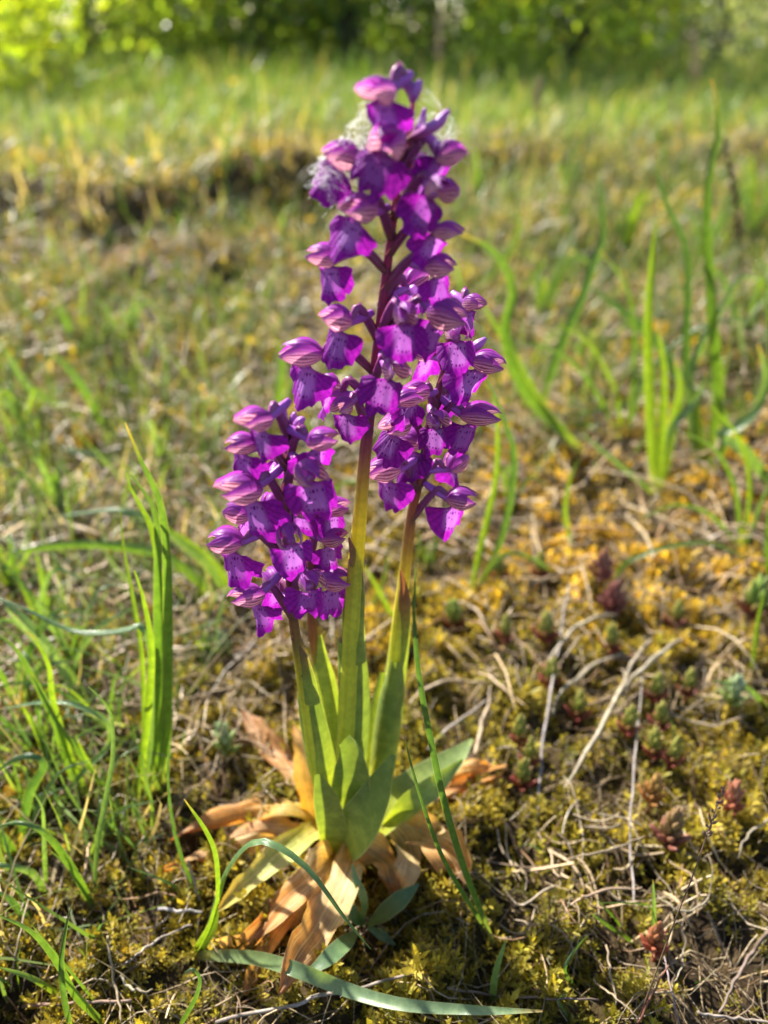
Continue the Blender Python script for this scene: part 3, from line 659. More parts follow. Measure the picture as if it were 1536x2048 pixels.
wleaf(RIGHT, [(758, 1600), (768, 1520), (780, 1430), (789, 1370), (792, 1325)], [50, 54, 55, 48, 22], (LY, LG2, LG, LG2), 3.2, 'sheath', Y=[.214, .217, .219], nrm=CF, sign=-1, n=11)
wleaf(RIGHT, [(748, 1590), (752, 1500), (760, 1410), (766, 1345)], [44, 46, 42, 12], (LY, LG2, LG2), 1.5, Y=[.222, .224, .225], nrm=CF, sign=-1)
wleaf(RIGHT, [(784, 1400), (797, 1310), (806, 1230), (808, 1180), (801, 1140)], [50, 44, 40, 26, 3], (LG2, LG2, (.28, .32, .06), (.24, .12, .07), (.22, .07, .08)), 3.2, 'sheath', Y=[.221, .222, .222], nrm=CF, sign=-1, n=11)
wleaf(RIGHT, [(752, 1650), (800, 1600), (860, 1555), (910, 1515), (945, 1478)], [62, 80, 74, 52, 6], (LY, LG2, LG, LG), .8, Y=[.205, .207, .216, .226, .235], nrm=(-.35, -.45, .8), sign=1)
wleaf(RIGHT, [(770, 1665), (815, 1610), (870, 1570), (925, 1520)], [40, 50, 46, 6], (LY, LG2, LG), .8, Y=[.206, .203, .208, .220], nrm=(.3, -.7, .6), sign=1)
wleaf(LEFT, [(655, 1610), (640, 1530), (622, 1440), (611, 1380), (604, 1350)], [46, 62, 58, 46, 14], (LY, LG2, LG, LG), 2.8, 'sheath', Y=[.196, .1935, .191], nrm=CF, sign=-1, n=11)
wleaf(LEFT, [(613, 1410), (603, 1350), (592, 1300), (582, 1272)], [44, 40, 30, 3], (LG2, LG2, (.22, .15, .07), (.20, .08, .08)), 3.0, 'sheath', Y=[.192, .191, .189], nrm=(-.5, -.8, .3), sign=-1, n=11)
wleaf(BACK, [(672, 1600), (660, 1500), (650, 1400), (642, 1320), (640, 1270)], [54, 68, 66, 48, 6], (LY, LG2, PALE, PALE), 1.6, Y=[.211, .211, .212], nrm=CF, sign=-1)
# withered leaves round the foot of the clump
D = dict(name='withered_leaf', mat=M_DEAD, rings=24)
UPN = (0, -.35, .94)
wleaf(MAIN, [(648, 1640), (570, 1612), (480, 1622), (400, 1645), (340, 1682)], [34, 46, 44, 38, 5], (YEL, (.50, .36, .06), ORG, ORG, BRN), .9, lift=[.012, .016, .012, .009, .006], nrm=UPN, wav=.0012, sign=-1, ph=1, **D)
wleaf(MAIN, [(640, 1655), (560, 1650), (480, 1664), (410, 1690)], [30, 40, 38, 6], (YEL, TAN, (.55, .28, .13), ORG), 1.0, lift=[.010, .012, .008, .006], nrm=UPN, wav=.0012, sign=-1, ph=2, **D)
wleaf(MAIN, [(600, 1680), (500, 1685), (410, 1705), (328, 1738)], [24, 34, 32, 8], (YEL, TAN, (.58, .34, .15), (.56, .26, .08)), 1.2, lift=[.008, .009, .007, .006], nrm=UPN, wav=.001, sign=-1, ph=3, **D)
wleaf(MAIN, [(648, 1650), (590, 1688), (520, 1745), (470, 1790), (436, 1822)], [40, 62, 60, 46, 8], (YEL, (.50, .54, .12), (.46, .52, .15), (.48, .50, .14), (.6, .46, .08)), 1.0, lift=[.012, .018, .017, .012, .008], nrm=UPN, sign=1, **D)
wleaf(MAIN, [(690, 1700), (630, 1755), (560, 1815), (500, 1880), (440, 1890)], [50, 78, 70, 46, 8], (YEL, TAN, ORG, (.32, .13, .05), TAN), .7, lift=[.012, .014, .011, .009, .006], nrm=UPN, wav=.0022, ph=4, **D)
wleaf(MAIN, [(620, 1790), (560, 1860), (520, 1920), (488, 1990)], [20, 44, 36, 10], (TAN, (.42, .22, .09), TAN, BRN), .8, lift=[.010, .008, .006, .005], nrm=UPN, wav=.0016, ph=5, **D)
wleaf(MAIN, [(712, 1700), (685, 1770), (640, 1850), (595, 1920), (560, 1985)], [50, 84, 88, 66, 14], (YEL, (.56, .40, .17), TAN, (.44, .22, .08), BRN), .6, lift=[.013, .016, .013, .010, .007], nrm=UPN, wav=.0022, ph=6, **D)
wleaf(MAIN, [(690, 1690), (740, 1700), (775, 1730), (790, 1790)], [44, 66, 60, 14], (YEL, TAN, (.5, .3, .08), BRN), .8, lift=[.014, .018, .014, .007], nrm=UPN, wav=.0018, ph=7, **D)
wleaf(RIGHT, [(775, 1640), (810, 1680), (815, 1740), (790, 1800)], [40, 62, 56, 10], ((.42, .36, .14), (.46, .38, .18), TAN, TAN), .9, lift=[.018, .017, .012, .006], nrm=UPN, wav=.0014, ph=8, **D)
wleaf(RIGHT, [(790, 1640), (850, 1672), (905, 1712), (935, 1765)], [46, 92, 84, 20], (YEL, TAN, ORG, BRN), .7, lift=[.016, .015, .011, .006], nrm=UPN, wav=.0022, ph=9, **D)
wleaf(RIGHT, [(830, 1570), (890, 1548), (950, 1535), (1012, 1530)], [24, 38, 36, 6], (YEL, (.6, .36, .04), ORG, ORG), .8, lift=[.012, .012, .010, .008], nrm=UPN, wav=.001, sign=-1, ph=10, **D)
wleaf(RIGHT, [(850, 1600), (920, 1572), (1000, 1552)], [18, 30, 5], (ORG, (.55, .2, .04), ORG), .9, lift=[.008, .008, .007], nrm=UPN, wav=.001, ph=11, **D)
wleaf(LEFT, [(628, 1645), (612, 1560), (602, 1490), (588, 1452)], [34, 46, 44, 10], (YEL, (.58, .34, .06), TAN, ORG), .9, Y=[.212, .222, .232], nrm=CF, sign=1, ph=12, **D)
wleaf(LEFT, [(620, 1600), (570, 1530), (520, 1470), (484, 1415)], [30, 50, 48, 10], (TAN, (.45, .2, .07), (.5, .24, .1), BRN), .8, lift=[.012, .012, .011, .008], nrm=UPN, wav=.0018, ph=13, **D)
wleaf(BACK, [(690, 1600), (684, 1500), (690, 1440), (680, 1405)], [30, 46, 40, 8], (YEL, ORG, (.6, .27, .03), BRN), .8, Y=[.222, .232, .238], nrm=CF, ph=14, **D)
wleaf(RIGHT, [(738, 1620), (742, 1520), (740, 1450)], [30, 42, 10], (YEL, (.62, .33, .03), ORG), .8, Y=[.226, .238, .245], nrm=CF, ph=15, **D)

# ------------------------------------------------------------------ grass tufts
BR, GL, DK, MD, PG = ((.17, .27, .03), (.20, .31, .035), (.19, .30, .035)), ((.12, .21, .06), (.15, .25, .11), (.15, .25, .12)), ((.09, .17, .04), (.075, .155, .05), (.07, .14, .06)), ((.15, .25, .035), (.11, .21, .04), (.12, .21, .06)), ((.22, .31, .10), (.22, .33, .17), (.25, .36, .20))
def tuft(label, blist, name='grass_tuft', group='grass tufts round the orchids'):
    b0 = G(*blist[0][0][0]); root = thing(name, (b0[0], b0[1], float(gh(b0[0], b0[1]))), label, 'grass', group)
    gg = np.random.default_rng(abs(hash(label)) % 1000 if False else sum(map(ord, label)))
    for pts, w, cols, dy in blist:
        p0 = G(pts[0][0], pts[0][1], .0015); y0 = p0[1]; L = np.concatenate([[0], np.cumsum([math.dist(pts[i], pts[i + 1]) for i in range(len(pts) - 1)])]); L /= L[-1]
        p3 = []
        for k, (a, b) in enumerate(pts):
            q = P(a, b, y0 + dy * L[k]); fl = float(gh(q[0], q[1])) + .010
            if q[2] < fl and k > 0: q = G(a, b, .013)
            p3.append(q)
        sc = mpp(p3[len(p3) // 2]); m = MB()
        cols = [np.array(lerp_list(cols, q_)) for q_ in np.linspace(0, 1, 14)]; cols[0] = np.array([.42, .40, .20]); cols[1] = cols[1] * .5 + np.array([.2, .2, .08])
        if gg.uniform() < .45: cols[-1] = np.array([.42, .28, .10])
        m.leaf([p3[0] - np.array([0, 0, .004])] + p3, [1.05 * sc * w * k_ for k_ in (.6, .85, 1, 1, .95, .85, .7, .5, .12)], cols, cup=gg.uniform(.7, 1.5),
               nrm=norm(CAM - p3[len(p3) // 2] + gg.normal(0, .06, 3)), sign=gg.choice([-1, 1]), n=5, rings=26, twist=gg.uniform(-.7, .7))
        m.build('blade', M_GRASS, root)
    return root
tuft('tall upright clump of broad grass blades left of the orchids', [
    ([(272, 1610), (288, 1490), (299, 1390), (303, 1290), (285, 1190), (268, 1140)], 16, BR, .0), ([(305, 1590), (318, 1480), (320, 1350), (316, 1230), (315, 1120), (308, 1020), (262, 950)], 22, MD, .01),
    ([(328, 1580), (333, 1470), (335, 1300), (333, 1110), (318, 1000), (285, 930), (250, 845)], 22, MD, .0), ([(315, 1590), (326, 1450), (327, 1300), (318, 1150), (300, 1050), (262, 980), (252, 945)], 20, BR, .012),
    ([(296, 1600), (305, 1400), (300, 1290), (280, 1250), (240, 1262), (150, 1262), (60, 1222), (-10, 1192)], 15, GL, .02), ([(290, 1590), (285, 1330), (262, 1180), (246, 1090), (240, 1015)], 10, BR, .03)])
tuft('long blades sweeping left in front of the strawy patch behind the front orchid', [
    ([(470, 1215), (420, 1140), (350, 1075), (290, 1035), (225, 1020), (92, 1036)], 14, GL, .0), ([(480, 1210), (430, 1130), (370, 1080), (310, 1045)], 14, BR, .0), ([(462, 1225), (400, 1165), (330, 1113), (250, 1095), (150, 1090), (60, 1100), (-25, 1116)], 20, MD, .0),
    ([(455, 1220), (380, 1120), (290, 1050), (190, 1000)], 9, DK, .03)])
tuft('pair of arching blades rooted just left of the lower leaf litter', [
    ([(187, 1818), (152, 1750), (112, 1690), (72, 1655), (30, 1645), (-10, 1656)], 15, MD, .0), ([(190, 1795), (195, 1690), (212, 1600), (226, 1510), (222, 1430), (195, 1390), (176, 1373)], 12, GL, .01), ([(185, 1810), (140, 1740), (100, 1700)], 7, MD, 0)])
tuft('bright leaning grass blades at mid left, in front of the straw', [
    ([(178, 1600), (132, 1490), (106, 1400), (97, 1330), (64, 1270), (52, 1262)], 14, BR, .0), ([(220, 1595), (155, 1500), (112, 1440), (85, 1390), (62, 1346)], 9, MD, .0), ([(160, 1590), (125, 1500), (108, 1440), (40, 1310), (-10, 1265)], 14, MD, .0),
    ([(222, 1600), (180, 1530), (150, 1470)], 7, BR, 0), ([(120, 1610), (170, 1540), (218, 1490), (215, 1445), (165, 1415), (100, 1403), (-10, 1420)], 12, GL, .01)])
tuft('bluish blades at the left edge with bent tips', [
    ([(42, 1690), (58, 1590), (88, 1530), (60, 1512), (25, 1522), (-12, 1548)], 18, DK, .0), ([(50, 1700), (78, 1610), (120, 1545), (180, 1520)], 9, GL, 0), ([(88, 1785), (62, 1745), (0, 1730), (-20, 1725)], 14, GL, .0), ([(92, 1770), (88, 1680), (85, 1620), (70, 1590)], 9, GL, 0),
    ([(30, 1720), (10, 1680), (-20, 1650)], 20, MD, 0), ([(50, 1840), (20, 1800), (-15, 1780)], 14, DK, 0)])
tuft('glaucous drooping blades behind the bright leaning ones', [
    ([(170, 1425), (130, 1345), (80, 1275), (30, 1220), (-15, 1190)], 22, GL, .01), ([(150, 1420), (145, 1340), (190, 1260), (250, 1225), (275, 1208)], 11, GL, .02), ([(175, 1430), (140, 1370), (110, 1320), (60, 1270), (10, 1215)], 16, PG, .0)])
tuft('thin crossing blades in the bottom left corner', [
    ([(212, 2052), (152, 1992), (112, 1922), (60, 1862), (-10, 1828)], 14, MD, .0), ([(142, 2060), (126, 1985), (122, 1920), (134, 1840), (146, 1805)], 12, DK, .0), ([(120, 1992), (62, 1955), (-10, 1932)], 11, BR, .0), ([(195, 2010), (130, 1930), (62, 1848)], 5, MD, .0)])
tuft('foreground grass with a broad pale blade lying towards the bottom edge', [
    ([(388, 1915), (420, 1855), (434, 1790), (430, 1710), (410, 1660), (368, 1598)], 15, BR, .0), ([(412, 1880), (432, 1800), (455, 1735), (500, 1685), (550, 1688), (620, 1740), (690, 1835), (742, 1898)], 20, (DK[0], GL[1], DK[1]), -.03),
    ([(392, 1912), (500, 1914), (590, 1938), (690, 1978), (800, 2008), (950, 2020), (1085, 2022)], 27, PG, -.035), ([(402, 1815), (340, 1768), (252, 1732)], 7, MD, .0), ([(410, 1812), (372, 1740), (346, 1650), (336, 1560), (338, 1480)], 7, DK, .01),
    ([(362, 2050), (392, 1995), (400, 1958), (384, 1938), (365, 1950)], 11, DK, .0), ([(395, 1905), (425, 1850), (433, 1800)], 22, BR, 0)])
tuft('slender dark blades crossing the right side of the orchid leaves', [
    ([(988, 1888), (930, 1740), (888, 1600), (862, 1480), (838, 1350), (828, 1230), (832, 1135)], 15, DK, -.01), ([(980, 1870), (920, 1775), (880, 1700), (846, 1605), (822, 1525), (806, 1455)], 13, DK, -.012), ([(984, 2015), (992, 1945), (1012, 1880)], 14, GL, .0)])
tuft('two bright upright blades just right of the right orchid stem', [
    ([(942, 1190), (958, 1110), (976, 1035), (993, 950), (995, 850), (985, 790)], 13, BR, .0), ([(962, 1165), (1000, 1085), (1024, 985), (1028, 905), (1008, 840), (985, 780), (955, 730)], 13, DK, .0), ([(950, 1180), (1010, 1110), (1070, 1120), (1110, 1150)], 9, MD, .0)])
tuft('big arching blades behind the right orchid flowers', [
    ([(1168, 910), (1112, 850), (1060, 795), (1022, 720), (1012, 650), (1026, 590), (1010, 530), (970, 490), (922, 468)], 24, MD, .0), ([(1150, 895), (1085, 815), (1045, 745), (1015, 690), (985, 640), (960, 600)], 18, BR, .01),
    ([(1080, 830), (1100, 750), (1135, 660), (1165, 590), (1192, 510), (1206, 470), (1202, 400), (1192, 348)], 20, DK, .0), ([(1095, 850), (1060, 830), (1150, 830), (1280, 800), (1330, 795)], 9, GL, .01), ([(1160, 915), (1142, 950), (1130, 1020), (1142, 1095)][::-1], 9, BR, .0)])
tuft('bright upright blades in the golden moss at the right', [
    ([(1310, 988), (1302, 860), (1297, 720), (1297, 620), (1304, 530), (1312, 435)], 20, BR, .0), ([(1314, 985), (1324, 860), (1328, 745), (1314, 650)], 17, BR, .0), ([(1306, 985), (1232, 922), (1158, 862)], 11, GL, .0), ([(1312, 970), (1338, 865), (1392, 800), (1410, 755)], 18, GL, .0),
    ([(1420, 830), (1374, 778), (1318, 690), (1262, 635), (1215, 600), (1180, 572)], 22, DK, .03), ([(1318, 975), (1345, 850), (1360, 780), (1350, 720)], 22, BR, .01)])
tuft('tall blades near the right edge reaching into the meadow', [
    ([(1405, 958), (1430, 850), (1436, 760), (1425, 650), (1420, 560), (1413, 450), (1418, 350), (1436, 270), (1433, 210), (1423, 158)], 22, MD, .0), ([(1398, 945), (1385, 850), (1372, 720), (1376, 580), (1370, 490), (1338, 420), (1315, 348), (1313, 282)], 16, DK, .02),
    ([(1395, 940), (1378, 780), (1402, 690), (1442, 620), (1472, 565), (1492, 552), (1545, 562)], 16, GL, .0), ([(1410, 960), (1450, 880), (1440, 810), (1410, 745)], 16, MD, 0), ([(1408, 955), (1395, 830), (1375, 740)], 15, BR, .01)])
tuft('broad curled blade looping at the right edge', [
    ([(1565, 1000), (1530, 952), (1482, 895), (1440, 870), (1484, 848), (1520, 808), (1533, 750), (1516, 688)], 22, GL, -.01), ([(1540, 1165), (1534, 1100), (1538, 1010)], 12, MD, 0), ([(1550, 980), (1545, 720), (1535, 620), (1525, 482)], 11, DK, 0)])
tuft('lone curved blade rising behind the front left orchid tip', [([(535, 850), (556, 790), (565, 745), (562, 705), (552, 672)], 13, MD, 0), ([(545, 850), (585, 760), (600, 700)], 10, GL, .02)])
tuft('short arched blades showing between the two main stems', [([(650, 1010), (672, 975), (705, 964), (745, 985)], 12, BR, -.02), ([(790, 1245), (760, 1185), (728, 1130)], 9, BR, 0), ([(735, 1230), (768, 1160), (778, 1090)], 7, MD, .01)])
tuft('long thin arching blades crossing behind the right orchid towards the right edge', [
    ([(1240, 880), (1200, 800), (1150, 730), (1080, 690), (1000, 690)], 9, MD, 0), ([(1245, 880), (1230, 780), (1180, 690), (1120, 650)], 8, BR, 0), ([(1250, 885), (1290, 760), (1360, 680), (1450, 640), (1530, 650)], 10, GL, 0), ([(1255, 880), (1270, 700), (1255, 580), (1200, 500)], 9, MD, 0), ([(1235, 885), (1180, 850), (1100, 850), (1040, 890)], 8, GL, 0)])
tuft('long thin blades bowing at the right edge below the looping blade', [
    ([(1480, 1090), (1470, 980), (1430, 900), (1360, 860)], 9, MD, 0), ([(1485, 1090), (1500, 980), (1480, 880), (1420, 810)], 9, BR, 0), ([(1490, 1095), (1525, 1000), (1560, 940)], 9, GL, 0), ([(1475, 1090), (1420, 1030), (1350, 1010), (1280, 1040)], 8, MD, 0)])
tuft('faint blades in the soft mid distance left', [([(190, 860), (120, 810), (60, 780), (20, 720), (0, 680)], 18, GL, 0), ([(215, 880), (180, 800), (140, 740), (100, 700)], 18, MD, 0), ([(150, 690), (130, 640), (115, 610)], 16, MD, 0), ([(250, 935), (180, 910), (115, 895)], 18, PG, 0)])
tuft('faint bright blades just right of the tall orchid at mid distance', [([(945, 590), (985, 545), (1030, 482), (1036, 405)], 14, BR, 0), ([(1000, 610), (1060, 560), (1100, 510)], 12, MD, 0), ([(930, 620), (918, 560), (905, 510)], 14, GL, 0)])
tuft('fine grass at the right edge middle height', [([(1505, 1340), (1515, 1250), (1530, 1180)], 9, BR, 0), ([(1536, 1420), (1490, 1375), (1420, 1362)], 11, GL, 0), ([(1225, 1180), (1260, 1120), (1400, 1085), (1500, 1120)], 10, MD, 0)])
tuft('small spiky grass sprout in the bottom right moss', [([(1305, 1880), (1308, 1820), (1306, 1760)], 9, GL, 0), ([(1330, 1910), (1310, 1840), (1290, 1810), (1185, 1805)], 5, MD, 0), ([(1265, 1885), (1215, 1850), (1180, 1825)], 8, MD, 0), ([(1150, 1975), (1130, 1940), (1150, 1900), (1175, 1870)], 7, DK, 0), ([(1140, 2040), (1118, 2000), (1140, 1985)], 6, DK, 0), ([(1240, 1850), (1215, 1820), (1190, 1795)], 5, MD, 0)])

def fine_tuft(px, py, nb, L, w, label, seed, lean=0.0, pal=(BR, MD, GL, DK)):
    gg = np.random.default_rng(seed); b0 = G(px, py); root = thing('grass_tuft', (b0[0], b0[1], float(gh(b0[0], b0[1]))), label, 'grass', 'grass tufts round the orchids'); sc = mpp(b0)
    for k in range(nb):
        a = gg.uniform(0, 6.28); out = np.array([math.cos(a) + lean, math.sin(a) * .7, 0]); h = L * sc * gg.uniform(.5, 1.15); r = h * gg.uniform(.15, .75); b = b0 + np.array([gg.normal(0, .0025), gg.normal(0, .0025), -.003])
        p3 = [b, b + out * r * .22 + np.array([0, 0, h * .5]), b + out * r * .62 + np.array([0, 0, h * .85]), b + out * r * 1.15 + np.array([0, 0, h * gg.uniform(.55, 1.0)])]
        cl = pal[gg.integers(0, len(pal))]; cl = [np.array(lerp_list(cl, q_)) for q_ in np.linspace(0, 1, 8)]; cl[0] = np.array([.42, .4, .2])
        if gg.uniform() < .4: cl[-1] = np.array([.42, .28, .1])
        m = MB(); ww = w * sc * gg.uniform(.6, 1.2); m.leaf(p3, [ww * k_ for k_ in (.7, 1, 1, .85, .6, .1)], cl, cup=1.0, nrm=norm(CAM - b0 + gg.normal(0, .08, 3)), n=3, rings=14, twist=gg.uniform(-.6, .6)); m.build('blade', M_GRASS, root)
for i, (px, py, nb, L, w, lab, ln) in enumerate([(95, 1530, 9, 260, 8, 'fine tuft of thin arching blades at the left edge above the bent bluish ones', -.2), (40, 1420, 8, 240, 9, 'loose grass tuft low on the left edge behind the leaning bright blades', .3), (235, 1470, 7, 190, 7, 'wispy grass tuft just left of the tall broad clump foot', -.2),
        (30, 1190, 9, 200, 9, 'soft blurred grass tuft at the left edge level with the front orchid', .2), (130, 1050, 9, 180, 9, 'blurred pale grass tuft behind the long sweeping blades at left', 0), (330, 960, 7, 150, 8, 'blurred grass tuft between the tall clump tip and the front orchid', .2),
        (60, 900, 10, 170, 10, 'bright blurred grass tuft at the left edge in the mid distance', 0), (1080, 650, 7, 160, 9, 'blurred grass tuft just right of the right orchid top', .1), (1250, 520, 8, 170, 9, 'blurred grass tuft between the two tall right-hand clumps', 0), (1480, 700, 8, 190, 10, 'blurred grass tuft by the right edge behind the looping blade', -.2),
        (1020, 1010, 6, 140, 7, 'thin grass tuft right of the lowest right orchid flower', .2), (1500, 480, 9, 180, 9, 'blurred grass tuft at the right edge under the seed head', 0), (1130, 420, 8, 130, 8, 'soft grass tuft in the straw-coloured ground right of the tall orchid', 0), (260, 700, 8, 140, 8, 'soft grass tuft left of the tall orchid in the mid distance', 0),
        (70, 1640, 8, 240, 8, 'thin arching tuft just above the pair of arching blades at left', .3), (150, 1350, 8, 230, 9, 'pale arching tuft in the straw at left, beside the glaucous blades', -.1), (215, 1680, 6, 200, 7, 'slender upright tuft between the left arching pair and the broad clump', .1), (90, 1260, 8, 220, 9, 'soft pale tuft above the glaucous drooping blades at left', .2), (1400, 560, 9, 190, 9, 'blurred tuft at the foot of the bristly seed head', .1), (1180, 760, 7, 150, 8, 'blurred green tuft in the golden moss left of the silvery rosette', 0), (960, 420, 8, 130, 8, 'soft green tuft close to the right side of the tall orchid top', .1),
        (20, 1960, 6, 120, 6, 'small grass tuft in the very bottom left corner', .2), (275, 1750, 5, 90, 5, 'tiny grass sprout between the left tufts and the orange leaves', .2), (850, 1130, 6, 110, 6, 'thin blades at the foot of the right orchid stem, behind it', .1), (420, 1330, 6, 110, 6, 'thin grass sprout in the straw below the front orchid', -.2)]):
    fine_tuft(px, py, nb, L, w, lab, 100 + i, ln)

# grass seed head at the right
def seed_head(pts, head, label, Yoff, cols, nsp, ln):
    p0 = G(*pts[0]); y0 = p0[1]; p3 = [P(a, b, y0 + Yoff * i / (len(pts) - 1)) for i, (a, b) in enumerate(pts)]; gg = np.random.default_rng(len(label))
    t = thing('grass_seed_head', p0, label, 'grass', None); sc = mpp(p3[-1]); m = MB(); m.tube(p3, [2.2 * sc, 1.8 * sc, 1.0 * sc], 6, cols, 24); m.build('stem', M_STRAW, t)
    sp = smooth_path(p3, 60); i0 = int(60 * head); m = MB(); ax = None
    for k in range(nsp):
        q = k / nsp; b = sp[min(59, i0 + int((59 - i0) * q))]; T = norm(sp[min(59, i0 + 2)] - sp[i0]); a = k * 2.4
        o = norm(np.array([math.cos(a), math.sin(a), .0])); d = norm(T * 1.0 + o * .55); L = ln * sc * (1.1 - .5 * q) * gg.uniform(.8, 1.2)
        m.tube([b, b + d * L * .5 + o * L * .06, b + d * L], [.4 * sc, 3.6 * sc, .3 * sc], 5, cols, 5)
        m.tube([b + d * L * .8, b + d * L * 1.7 + o * L * .25], [.45 * sc, .2 * sc], 3, ((.5, .42, .2),), 3)
    m.build('spikelet_cluster', M_STRAW, t); return t
seed_head([(1500, 800), (1490, 620), (1476, 440), (1466, 370), (1447, 275)], .62, 'dark bristly grass seed head beside the tall blade at the right edge', 0, ((.16, .17, .05), (.14, .09, .04), (.11, .07, .035)), 34, 24)
for pts, lab in [([(1390, 240), (1392, 140), (1388, 70)], 'pale blurred grass plume in the meadow at the upper right'), ([(880, 220), (878, 90), (884, 20)], 'pale blurred grass plume against the dark trees right of the orchid top'),
                 ([(1070, 300), (1075, 200), (1080, 160)], 'straw-coloured blurred seed stalk in the meadow midway to the right'), ([(460, 160), (458, 80), (455, 40)], 'pale blurred stalk against the dark trees left of the orchid')]:
    seed_head(pts, .45, lab, 0, ((.34, .28, .12), (.46, .36, .2), (.46, .36, .22)), 24, 18)
seed_head([(1275, 2045), (1322, 1917), (1348, 1846), (1388, 1745), (1424, 1640), (1450, 1570)], .8, 'thin leaning purplish grass stalk over the bottom right moss', 0, ((.26, .13, .09), (.22, .16, .07), (.24, .15, .12), (.26, .16, .15)), 18, 22)

# ------------------------------------------------------------------ dry stems and twigs
def stick(label, pts, wpx, cols, lift=(.008,), name='dry_grass_stem', cat='dry stem', group='dry stems on the moss', n=7, wob=0.0, knots=0):
    lf = lerp_list(lift, np.linspace(0, 1, len(pts))) if len(lift) > 1 else [lift[0]] * len(pts)
    p3 = [G(a, b, l) for (a, b), l in zip(pts, lf)]; sc = mpp(p3[len(p3) // 2]); m = MB()
    p3 = list(smooth_path(p3, 13)); _g = np.random.default_rng(sum(map(ord, label))); w_ = 3.0 * sc; p3 = [q_ + _g.normal(0, w_ * .45, 3) for q_ in p3]
    rr = [w * sc * .27 for w in wpx]; m.tube(p3, rr, n, cols, 26, wob=wob)
    o = m.build(name, M_STRAW, None, loc=p3[0]); return tag(o, label, cat, group)
GREY = ((.30, .26, .22), (.36, .32, .27), (.26, .22, .19)); STR = ((.38, .29, .18), (.42, .34, .22), (.32, .25, .16)); PAL = ((.34, .30, .21), (.40, .36, .25), (.30, .25, .17)); DKT = ((.17, .12, .09), (.22, .17, .14), (.16, .12, .10))
stick('straight pale grey twig lying below the orchids at the bottom', [(432, 2042), (560, 2015), (640, 1993), (720, 1975), (832, 1945)], [15, 13, 14, 12, 11], GREY, (.009,), 'twig', 'twig', 'twigs', wob=.1)
stick('brown weathered twig at the bottom left behind the crossing blades', [(44, 2012), (150, 2006), (262, 2002)], [14, 11, 10], ((.26, .16, .11), (.34, .24, .18)), (.007,), 'twig', 'twig', 'twigs', wob=.1)
stick('dark forked-looking twig in the lower right corner', [(1538, 1862), (1500, 1912), (1474, 1955), (1440, 2025)], [16, 14, 12, 9], DKT, (.010,), 'twig', 'twig', 'twigs', wob=.1)
stick('pale twig along the bottom right edge', [(1395, 2028), (1470, 2036), (1545, 2046)], [11, 10, 9], GREY, (.008,), 'twig', 'twig', 'twigs', wob=.08)
stick('dark thin twig lying under the fine grass at bottom centre right', [(895, 1975), (1000, 1992), (1120, 1998), (1200, 2000)], [9, 9, 7], DKT, (.008,), 'twig', 'twig', 'twigs', wob=.1)
stick('whitish broken twig left of the foreground grass', [(315, 1818), (350, 1820), (405, 1824)], [13, 12, 8], ((.55, .52, .5), (.6, .58, .54)), (.010,), 'twig', 'twig', 'twigs', wob=.1)
stick('grey thin stem with a silvery top lying left of the foreground grass', [(250, 1925), (300, 1890), (340, 1865), (385, 1850)], [9, 9, 8], GREY, (.009,), 'twig', 'twig', 'twigs', wob=.1)
stick('long straight grey stem rising through the stonecrop at right', [(1268, 1815), (1262, 1700), (1262, 1610), (1272, 1480), (1285, 1355)], [9, 10, 10, 9, 6], ((.27, .24, .22), (.36, .33, .30)), (.006, .016, .012))
stick('long straight grey stem just right of the orange leaf tip', [(1074, 1625), (1084, 1510), (1104, 1380), (1120, 1280), (1138, 1168)], [10, 11, 11, 9, 7], ((.30, .27, .25), (.40, .37, .33)), (.006, .016, .014))
stick('thick bleached arching stem at the centre of the right-hand moss', [(1130, 1575), (1165, 1515), (1202, 1452), (1245, 1372), (1262, 1330), (1300, 1278)], [8, 16, 18, 18, 17, 14], PAL, (.006, .012, .018, .016))
stick('bleached stem crossing the thick arching one at right', [(1240, 1385), (1262, 1362), (1295, 1330), (1330, 1300), (1368, 1276)], [16, 18, 18, 17, 10], PAL, (.014, .018, .018, .012))
stick('bleached curved stem at the upper right of the moss', [(1090, 1330), (1130, 1278), (1160, 1250), (1190, 1234), (1235, 1230)], [8, 14, 15, 15, 10], PAL, (.010, .018, .014))
stick('bleached bow-shaped stem below the upper curved one', [(1105, 1430), (1122, 1385), (1175, 1338), (1215, 1318), (1250, 1308)], [9, 13, 14, 13, 9], PAL, (.008, .016, .012))
stick('thin pale stem curling at the far right edge', [(1545, 1635), (1505, 1662), (1484, 1690), (1476, 1718)], [9, 9, 8, 4], PAL, (.014,))
stick('pale arched stem reaching from the orchid stem to the right', [(818, 1405), (850, 1378), (880, 1366), (920, 1362), (960, 1366)], [9, 12, 13, 12, 8], STR, (.010, .016, .010))
stick('tan upright dead stem right of the orchid leaves', [(950, 1510), (965, 1445), (978, 1400), (980, 1370)], [16, 16, 14, 8], STR, (.010, .014, .010))
stick('hook-shaped tan stem right of the right orchid', [(885, 1208), (915, 1206), (945, 1214), (966, 1238), (982, 1268)], [8, 11, 11, 10, 8], STR, (.014, .016, .010))
stick('long pale stem sloping up beside the right leaf', [(855, 1500), (890, 1462), (930, 1432), (975, 1400)], [8, 11, 11, 8], GREY, (.010, .013))
stick('pale looping stem in the bottom right moss', [(1315, 1790), (1345, 1815), (1385, 1820), (1420, 1795), (1424, 1740), (1418, 1715)], [4, 6, 6, 6, 5, 4], PAL, (.010, .014, .016))
stick('thin pale stem hanging down in the bottom right', [(1345, 1975), (1365, 1925), (1368, 1870), (1352, 1840)], [4, 5, 6, 4], PAL, (.008, .014))
stick('reddish-brown thin stem at bottom right', [(1275, 2045), (1310, 1980), (1335, 1930)], [9, 8, 6], ((.26, .09, .06), (.3, .12, .08)), (.010, .016))
